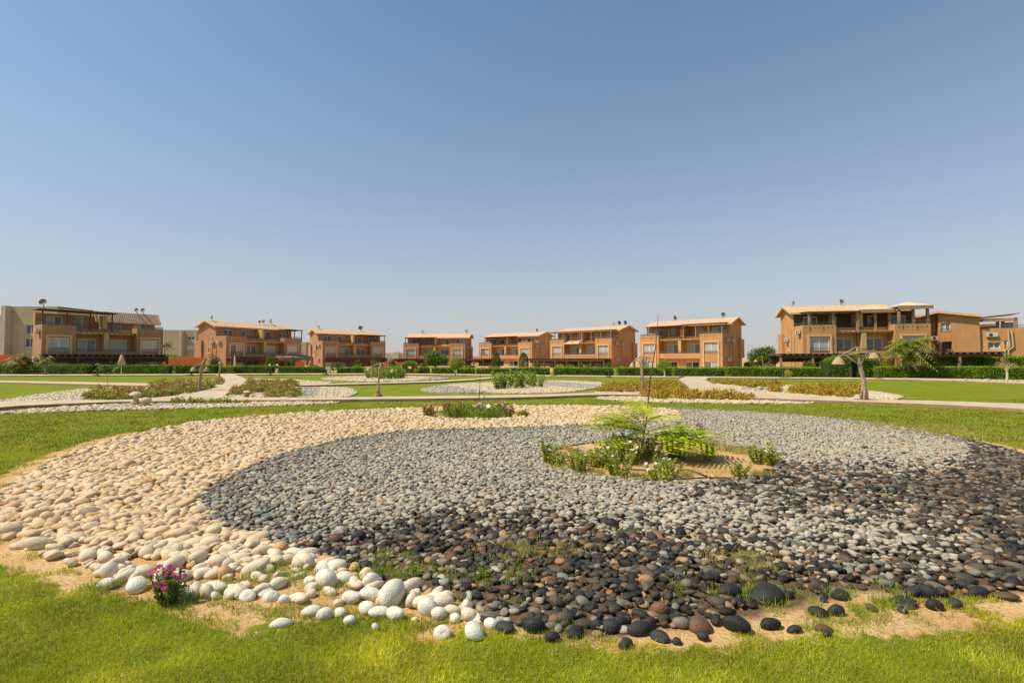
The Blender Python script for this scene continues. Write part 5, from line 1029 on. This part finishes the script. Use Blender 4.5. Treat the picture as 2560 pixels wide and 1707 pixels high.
# stakes
a_ = W(1603, 1128); tp = P(1645.5, 786, a_.y-.05)
tag(MB().tube([tuple(a_), tuple(a_.lerp(tp, .25)+Vector((.03, 0, 0))), tuple(a_.lerp(tp, .5)), tuple(a_.lerp(tp, .75)+Vector((.03, 0, 0))), tuple(tp)], [.020, .018, .015, .010, .004], 7).build('garden_stake', M['wood']), 'very tall thin leaning stake standing in the sandy island', 'stake')
a_ = W(1194, 1031); tp = P(1201, 927, a_.y)
tag(MB().tube([tuple(a_), tuple(a_.lerp(tp, .5)+Vector((.02, 0, 0))), tuple(tp)], [.018, .014, .006], 6).build('garden_stake', M['wood']), 'thin dark stake standing in the small back flower bed', 'stake')
# hose loops on the island
hs = MB()
for pts in ([(1540, 1198), (1600, 1204), (1690, 1203), (1760, 1198), (1860, 1199), (1915, 1178)], [(1575, 1177), (1650, 1181), (1720, 1178), (1745, 1186), (1780, 1199)]):
    hs.tube([tuple(W(u, v)+Vector((0, 0, .03))) for u, v in pts], .012, 6)
tag(hs.build('irrigation_hose', M['hose'], smooth=True), 'thin black hose lying along the front of the sandy island', 'hose')
# back flower bed
r_ = np.random.default_rng(9)
mk = [clump('bedding_plant', .75, .36, 420, (.17, .27, .015), (.30, .36, .03), .3, .07, 'mound of feathery green bedding in the small back flower bed', 'plant', 'green mounds of the back flower bed', 110+i, up=.8, asp=.3) for i in range(3)]
plant_bed([poly([(1100, 1044), (1130, 1048), (1200, 1049), (1262, 1046), (1262, 1034), (1180, 1029), (1110, 1032)])], .52, mk, '', '', 95)
for i, (u, v, cl, lb) in enumerate(((1066, 1042, (.62, .10, .25), 'pink flowered plant at the left end of the small back flower bed'), (1080, 1043, (.55, .12, .2), 'red-stemmed plant second from the left in the small back flower bed'), (1120, 1034, (.70, .30, .5), 'pale pink flowers behind the left of the back flower bed'),
        (1135, 1046, (.65, .08, .22), 'deep pink flower at the front of the back flower bed'), (1157, 1038, (.65, .08, .22), 'deep pink flower in the middle of the back flower bed'), (1215, 1042, (.85, .85, .85), 'white flowered plant in the middle of the back flower bed'), (1200, 1040, (.70, .35, .55), 'mauve flowers just left of the white ones in the back flower bed'),
        (1250, 1034, (.70, .38, .5), 'mauve flowers behind the right of the back flower bed'), (1272, 1044, (.55, .25, .3), 'dusty pink plant right of the mounds in the back flower bed'))):
    spiky(W(u, v), 8, .28, .42, lb, 'flower', (.20, .20, .03), r_, lf=.07, flower=cl, name='flowering_plant', fs=2.0)
bush('shrub', 1308, 1044, 32, 19, 'yellow-green fleshy shrub at the right end of the small back flower bed', 'shrub', (.40, .40, .02), (.3, .2, .03), .25, .07, dens=1500, lumps=8)
# pink periwinkle in the near grass
g = W(425, 1507)
pk = spiky(g, 24, .17, .28, 'pink periwinkle growing at the near left edge of the white stones', 'flower', (.13, .22, .02), r_, lf=.036, flower=(.55, .02, .26), name='periwinkle_plant', fs=.75)
# little trees in the left bed
g = W(268, 990); feathery('thin seedling with a tuft of light leaves in the left pebble bed', g, [(1.15, i*.785, .55, .35, .3) for i in range(8)]+[(.55, i*1.3+.4, .35, .4, .4) for i in range(4)], 1.2, (.40, .48, .04), name='young_tree')
g = W(245, 1001); feathery('low arching feathery seedling at the left of the coral shrubs', g, [(.30, 2.9, .95, .6, .6), (.3, .2, .8, .6, .5), (.3, 1.2, .7, .8, .4), (.3, 3.6, .8, .7, .6), (.3, .0, 1.2, .5, .5)], .4, (.25, .36, .03), lw=1.1)
g = W(1300, 1013); feathery('tiny drooping seedling standing on the lawn beyond the back flower bed', W(1212, 1017), [(.42, 3.3, .22, -.2, .4), (.5, .3, .2, .5, .4), (.45, 4, .2, 0, .5)], .5, (.3, .34, .04), name='young_tree')
# ------------------------------------------------------------------ driftwood lamps
def shade(root, c, rad, h, tilt=0):
    s_ = MB(); pr = [(rad*.16, h), (rad*.42, h*.86), (rad*.66, h*.6), (rad*.86, h*.28), (rad, 0)]
    s_.lathe(pr, (0, 0, 0), 28, lambda t_, z: 1+.03*math.cos(14*t_)); s_.lathe([(a*.94, b_-.01) for a, b_ in pr], (0, 0, 0), 28); s_.lathe([(0, h+.005), (rad*.16, h)], (0, 0, 0), 28)
    o = s_.build('lamp_shade', M['wick'], root, smooth=True); o.location = c; o.rotation_euler = (tilt, tilt*.5, 0)
    b_ = MB().lathe([(0, -.02), (.035, 0), (.045, .04), (.02, .09), (.015, h*.7)], n=10).build('bulb', M['frame'], o, smooth=True)
def drift_lamp(u, v, label, post, arms, shades, base, extra=(), sx=1.):
    g = W(u, v); root = empty('lamp_post', g, 0, label=label, cat='lamp post', group='driftwood lamp posts beside the paths')
    t_ = MB()
    for pts, rad in post:
        P_ = []; R_ = []
        for i in range(len(pts)-1):
            for q in (0, .33, .66): p = Vector(pts[i]).lerp(Vector(pts[i+1]), q); P_.append(p+Vector((random.uniform(-.012, .012), random.uniform(-.012, .012), 0))); R_.append((rad[i]*(1-q)+rad[i+1]*q)*random.uniform(.9, 1.1))
        P_.append(Vector(pts[-1])); R_.append(rad[-1]); t_.tube(P_, R_, 10)
    t_.build('post', M['drift'], root, smooth=True)
    for pts, rad in arms: MB().tube(pts, rad, 8).build('arm', M['drift'], root, smooth=True)
    for c, rd, h, tl in shades: shade(root, c, rd, h, tl)
    if base[0] == 'drum': MB().lathe([(0, base[2]), (base[1]*.9, base[2]), (base[1]*.92, base[2]-.03), (base[1], .0)], n=22).build('base', M['plinth'], root, smooth=False)
    else: MB().box(-base[1], base[1], -base[1]*.7, base[1]*.7, -.05, base[2]).build('base', M['plinth'], root, bevel=.03)
k = .002; X_ = lambda x, z, y=0.: ((x-930)*k, y, (1420-z)*k)
drift_lamp(2160, 1006, 'largest driftwood lamp with a crooked forked trunk, beside the right path',
    [([X_(950, 1440), X_(950, 1150), X_(935, 950), X_(900, 760), X_(865, 600), X_(840, 400), X_(800, 170)], [.13, .10, .095, .085, .08, .07, .05]), ([X_(850, 1420), X_(855, 1250), X_(900, 1080), X_(930, 950)], [.07, .05, .05, .03]), ([X_(1030, 1420, .05), X_(1025, 1280, .03), X_(985, 1120), X_(960, 1000)], [.07, .05, .05, .03]), ([X_(890, 1430, -.1), X_(915, 1200, -.08), X_(940, 1000)], [.05, .045, .03]), ([X_(1060, 1430, .12), X_(1040, 1250, .1), X_(980, 1090, .02)], [.05, .03, .02])],
    [([X_(345, 366), X_(600, 322), X_(780, 290, -.06), X_(1000, 262), X_(1220, 215)], [.02, .032, .038, .035, .03]), ([X_(450, 325), X_(600, 250), X_(775, 148)], [.03, .032, .025]), ([X_(770, 148), X_(900, 175), X_(1100, 215)], [.025, .03, .02]), ([X_(540, 335), X_(680, 440), X_(820, 555, -.05)], [.025, .035, .035]), ([X_(1030, 250), X_(950, 400), X_(860, 555, -.05)], [.045, .035, .03])],
    [(X_(365, 540), .27, .33, .03), (X_(1175, 405, .03), .26, .28, -.04)], ('block', .36, .13))
k2 = .001667; X_ = lambda x, z, y=0.: ((x-1040)*k2, y, (1405-z)*k2)
drift_lamp(946, 996.5, 'straight lamp with two drooping shades on a round brown drum, in the middle lawn',
    [([X_(1035, 1255), X_(1040, 900), X_(1060, 640), X_(1105, 350)], [.055, .05, .05, .06]), ([X_(1080, 1255, .02), X_(1050, 1000), X_(1055, 900)], [.03, .025, .02]), ([X_(990, 1255, -.03), X_(1010, 1150, -.02), X_(1030, 1000)], [.03, .025, .02])],
    [([X_(725, 440), X_(820, 430), X_(960, 375), X_(1100, 338), X_(1170, 335)], [.012, .018, .022, .025, .025]), ([X_(1160, 335), X_(1260, 390), X_(1400, 475), X_(1480, 490)], [.022, .022, .02, .014]), ([X_(800, 445), X_(1080, 455, .04), X_(1400, 487)], .018), ([X_(910, 475), X_(960, 560), X_(1030, 640)], .018), ([X_(1300, 500), X_(1220, 560), X_(1120, 640)], .018)],
    [(X_(745, 560), .135, .18, 0), (X_(1465, 600), .13, .15, .04)], ('drum', .20, .25))
k3 = .001975; X_ = lambda x, z, y=0.: ((x-720)*k3, y, (1330-z)*k3)
drift_lamp(499.5, 981, 'crooked driftwood lamp with a raised pointed branch, at the edge of the left coral shrubs',
    [([X_(725, 1300), X_(715, 1000), X_(730, 800), X_(745, 620), X_(790, 450), X_(850, 350), X_(868, 240)], [.09, .08, .09, .085, .07, .05, .02])],
    [([X_(620, 560, -.3), X_(690, 520, -.2), X_(745, 440), X_(800, 330, .4)], [.015, .025, .025, .02]), ([X_(650, 400, .5), X_(700, 345, .5), X_(840, 320, .2), X_(930, 345, -.5)], .02), ([X_(700, 700), X_(690, 620, -.25), X_(640, 560, -.4)], .02), ([X_(820, 640), X_(880, 400, .3), X_(830, 300, .2)], .018)],
    [(X_(645, 675, -.4), .17, .24, .03), (X_(790, 695, .35), .17, .28, -.05)], ('block', .24, .12))
k4 = .003; X_ = lambda x, z, y=0.: ((x-1310)*k4, y, (985-z)*k4)
drift_lamp(548, 952, 'slim driftwood lamp on a stone block, farther along the left branching path',
    [([X_(1312, 910), X_(1305, 750), X_(1335, 500), X_(1355, 310)], [.085, .07, .06, .045])], [([X_(1270, 440, .4), X_(1310, 390, .2), X_(1350, 315)], .03), ([X_(1355, 310), X_(1400, 340, -.3), X_(1430, 380, -.4)], .03), ([X_(1300, 410, .1), X_(1400, 420, -.3)], .02)],
    [(X_(1300, 475, .4), .15, .2, .03), (X_(1400, 465, -.4), .15, .17, 0)], ('block', .24, .26))
k5 = .0026; X_ = lambda x, z, y=0.: ((x-430)*k5, y, (1190-z)*k5)
drift_lamp(1606, 979, 'stout driftwood lamp rising from the rusty shrubs of the right bed',
    [([X_(435, 1190), X_(430, 900), X_(428, 640), X_(440, 345)], [.10, .09, .09, .07]), ([X_(380, 1180, .03), X_(385, 950), X_(410, 850)], [.04, .04, .02]), ([X_(400, 600), X_(365, 480)], [.05, .03])],
    [([X_(440, 348), X_(330, 410), X_(215, 500)], [.035, .04, .03]), ([X_(440, 345), X_(540, 380), X_(645, 408)], [.035, .035, .02]), ([X_(300, 465), X_(430, 450, -.1), X_(560, 410)], .025), ([X_(480, 560), X_(520, 480), X_(540, 420)], .03), ([X_(585, 490), X_(600, 410)], .025)],
    [(X_(200, 608), .18, .27, 0), (X_(628, 500, .4), .10, .18, 0)], ('block', .26, .12))
g = P(1908, 900, 62); root = empty('lamp_post', (g.x, 62, 0), 0, label='thin far lamp with a triangle arm behind the hedge, left of the big house', cat='lamp post')
MB().tube([(0, 0, 0), (-.05, 0, 1.6), (-.15, 0, 2.45)], .045).build('post', M['drift'], root); MB().tube([(-.15, 0, 2.42), (-.9, 0, 2.0)], .03).tube([(-.1, 0, 1.75), (-.9, 0, 2.05)], .025).build('arm', M['drift'], root); shade(root, (-.95, 0, 1.62), .24, .28)
# ------------------------------------------------------------------ ornaments
k = 500/2352*30.0*.9/FPX
g = W(339, 1009, .11); s = g.y/FPX*1.12; root = empty('mushroom_light', g, 0, label='carved stone mushroom with a wide tilted cap beside the ribbed stone ball', cat='garden ornament')
MB().lathe([(0, 0), (9*s, 0), (8.5*s, 5*s), (4.5*s, 11*s), (4*s, 16*s), (6*s, 20*s), (0, 20*s)], n=20).build('stem', M['sandstone'], root, smooth=True)
o = MB().lathe([(0, 0), (12.5*s, 0), (13*s, 1.5*s), (9*s, 5*s), (4*s, 7.5*s), (0, 8*s)], n=24).build('cap', M['sandstone'], root, smooth=True); o.location = (0, 0, 19*s); o.rotation_euler = (.1, .12, 0)
g = W(364, 1009.5, .11); s = g.y/FPX; o = MB().lathe([(12.5*s*math.cos(t_), 8.3*s+8.3*s*math.sin(t_)) for t_ in [(-1.57+3.14*i/14) for i in range(15)]], n=48, fx=lambda t_, z: 1+.035*math.cos(16*t_)).build('stone_ball', M['sandstone'], smooth=True)
o.location = g; tag(o, 'ribbed round stone ball on the left path kerb', 'garden ornament')
g = W(617, 996.5, .03); s = g.y/FPX; root = empty('garden_light', g, 0, label='clay pot light with a flat conical cap among the coral shrubs', cat='garden light')
MB().lathe([(0, 0), (5*s, 0), (7.2*s, 15.5*s), (7.6*s, 16*s), (0, 16*s)], n=20).build('pot', M['plinth'], root, smooth=False); o = MB().lathe([(9.5*s, 0), (6*s, 2.3*s), (0, 4.6*s), ], n=20).lathe([(0, -.3*s), (9.5*s, 0)], n=20).build('cap', M['sandstone'], root, smooth=False); o.location = (0, 0, 16.3*s)
g = W(629.5, 996); o = MB().lathe([(6.3*s*math.cos(t_), 5*s+5.2*s*math.sin(t_)) for t_ in [(-1.57+3.14*i/12) for i in range(13)]], n=24).build('stone_ball', M['sandstone'], smooth=True); o.location = g; tag(o, 'small smooth stone ball leaning by the clay pot light', 'garden ornament')
g = W(1763.5, 954); s = g.y/FPX; o = MB().lathe([(7.2*s*math.cos(t_), 6*s+6.2*s*math.sin(t_)) for t_ in [(-1.57+3.14*i/12) for i in range(13)]], n=24).build('stone_ball', M['sandstone'], smooth=True); o.location = g; tag(o, 'smooth round stone ball at the right edge of the right branching path', 'garden ornament')
r_ = np.random.default_rng(8)
for u, v, w_, h, lb in ((1886, 983, 15, 8, 'rounded pale rock, left of two in the right pebble bed'), (1902, 976, 14, 9, 'pointed pale rock behind the rusty clump in the right pebble bed'), (1902, 986, 12, 6, 'flat pale rock at the front of the right pebble bed'), (2215, 998, 7, 4, 'dark stone on the white point of the right pebble bed')):
    g = W(u, v); s = g.y/FPX; one_stone('rock', (g.x, g.y+w_*s*.3, h*s*.4), (w_*s*.5, w_*s*.4, h*s*.55), 0, (.1, .2), (.66, .50, .32) if v != 998 else (.12, .1, .08), r_, label=lb, cat='rock')
# bollard lights and blocks by the back path, globe lights, parasols, gate posts
def bollard(u, v, hpx, lb):
    g = W(u, v); s = g.y/FPX; root = empty('bollard_light', g, 0, label=lb, cat='bollard'); MB().box(-.3, .3, -.16, .16, 0, .2).build('base', M['kerb'], root, bevel=.02)
    MB().lathe([(0, 0), (.09, 0), (.09, hpx*s*.8), (.12, hpx*s*.82), (.12, hpx*s), (0, hpx*s+.03)], (0.12, 0, .2), 12).build('light_head', M['dark'], root)
for u, v, h, lb in ((240, 941, 16, 'dark bollard light at the left corner of the second hedge'), (475, 940, 12, 'dark bollard light before the rounded hedge'), (673, 939, 10, 'dark bollard light left of the globe lights'), (813, 938, 10, 'dark bollard light at the white gate post'), (1385, 942, 14, 'dark bollard light between the second cypress hedge and the longest hedge'),
        (1521, 944, 14, 'dark bollard light at the right part of the longest hedge'), (1703, 946, 14, 'dark bollard light where the right branching path starts'), (1956, 947, 20, 'dark bollard light beside the yellow variegated bush'), (2196, 949, 18, 'dark bollard light right of the big hedge arch'), (1267, 940, 10, 'dark bollard light near the first cypress hedge')): bollard(u, v, h, lb)
for u, v, lb in ((674, 934, 'left globe light of the pair before the thatch-shaded house'), (693, 934, 'right globe light of the pair before the thatch-shaded house')):
    g = W(u, 935.5); root = empty('globe_light', g, 0, label=lb, cat='garden light'); MB().tube([(0, 0, 0), (0, 0, 1.1)], .03).build('post', M['dark'], root); MB().lathe([(.13*math.cos(t_), 1.2+.13*math.sin(t_)) for t_ in [(-1.57+3.14*i/8) for i in range(9)]], n=12).build('globe', M['frame'], root, smooth=True)
def parasol(u, Y, vt, vb, wpx, m_, lb):
    g = P(u, 900, Y); z1 = P(u, vt, Y).z; z0 = max(.6, P(u, vb, Y).z); s = Y/FPX; root = empty('closed_parasol', (g.x, Y, 0), 0, label=lb, cat='parasol'); MB().tube([(0, 0, 0), (0, 0, z1+.1)], .03).build('pole', M['frame'], root)
    MB().lathe([(0, z1), (wpx*s*.16, z1-.12), (wpx*s*.30, z0+(z1-z0)*.5), (wpx*s*.5, z0+.05), (wpx*s*.35, z0)], n=18, fx=lambda t_, z: 1+.14*math.cos(6*t_)).build('folded_cloth', m_, root, smooth=True)
parasol(304, 57.5, 886, 911, 17, M['umb'], 'folded salmon pink parasol before the far left house'); parasol(586.5, 78, 889, 917, 6, M['frame'], 'narrow folded white parasol before the thatch-shaded house')
g = W(820.5, 936); s = g.y/FPX; tag(MB().box(g.x-.28, g.x+.28, g.y-.2, g.y+.2, 0, 19*s).build('gate_post', M['beige2'], bevel=.02), 'pale gate post in the gap left of the slim young tree', 'gate post')
g = W(2426, 947); tag(MB().box(g.x-1.6, g.x+.8, g.y+1.5, g.y+2.0, 0, .45).build('garden_bench', M['beige2'], bevel=.04), 'low pale bench seen through the gap before the right timber shade', 'bench')
# dressed stone edge blocks at the far right
for i in range(14):
    u = 2400+i*13; g = W(u, 953.5+i*.25); one_stone('kerb_stone', (g.x, g.y, .1), (.30, .2, .13), random.uniform(-.3, .3), (0, 0), (.50, .40, .26), r_, label='rough pale stone in the low row edging the back path at the right', cat='stone', group='rough edging stones at the right')
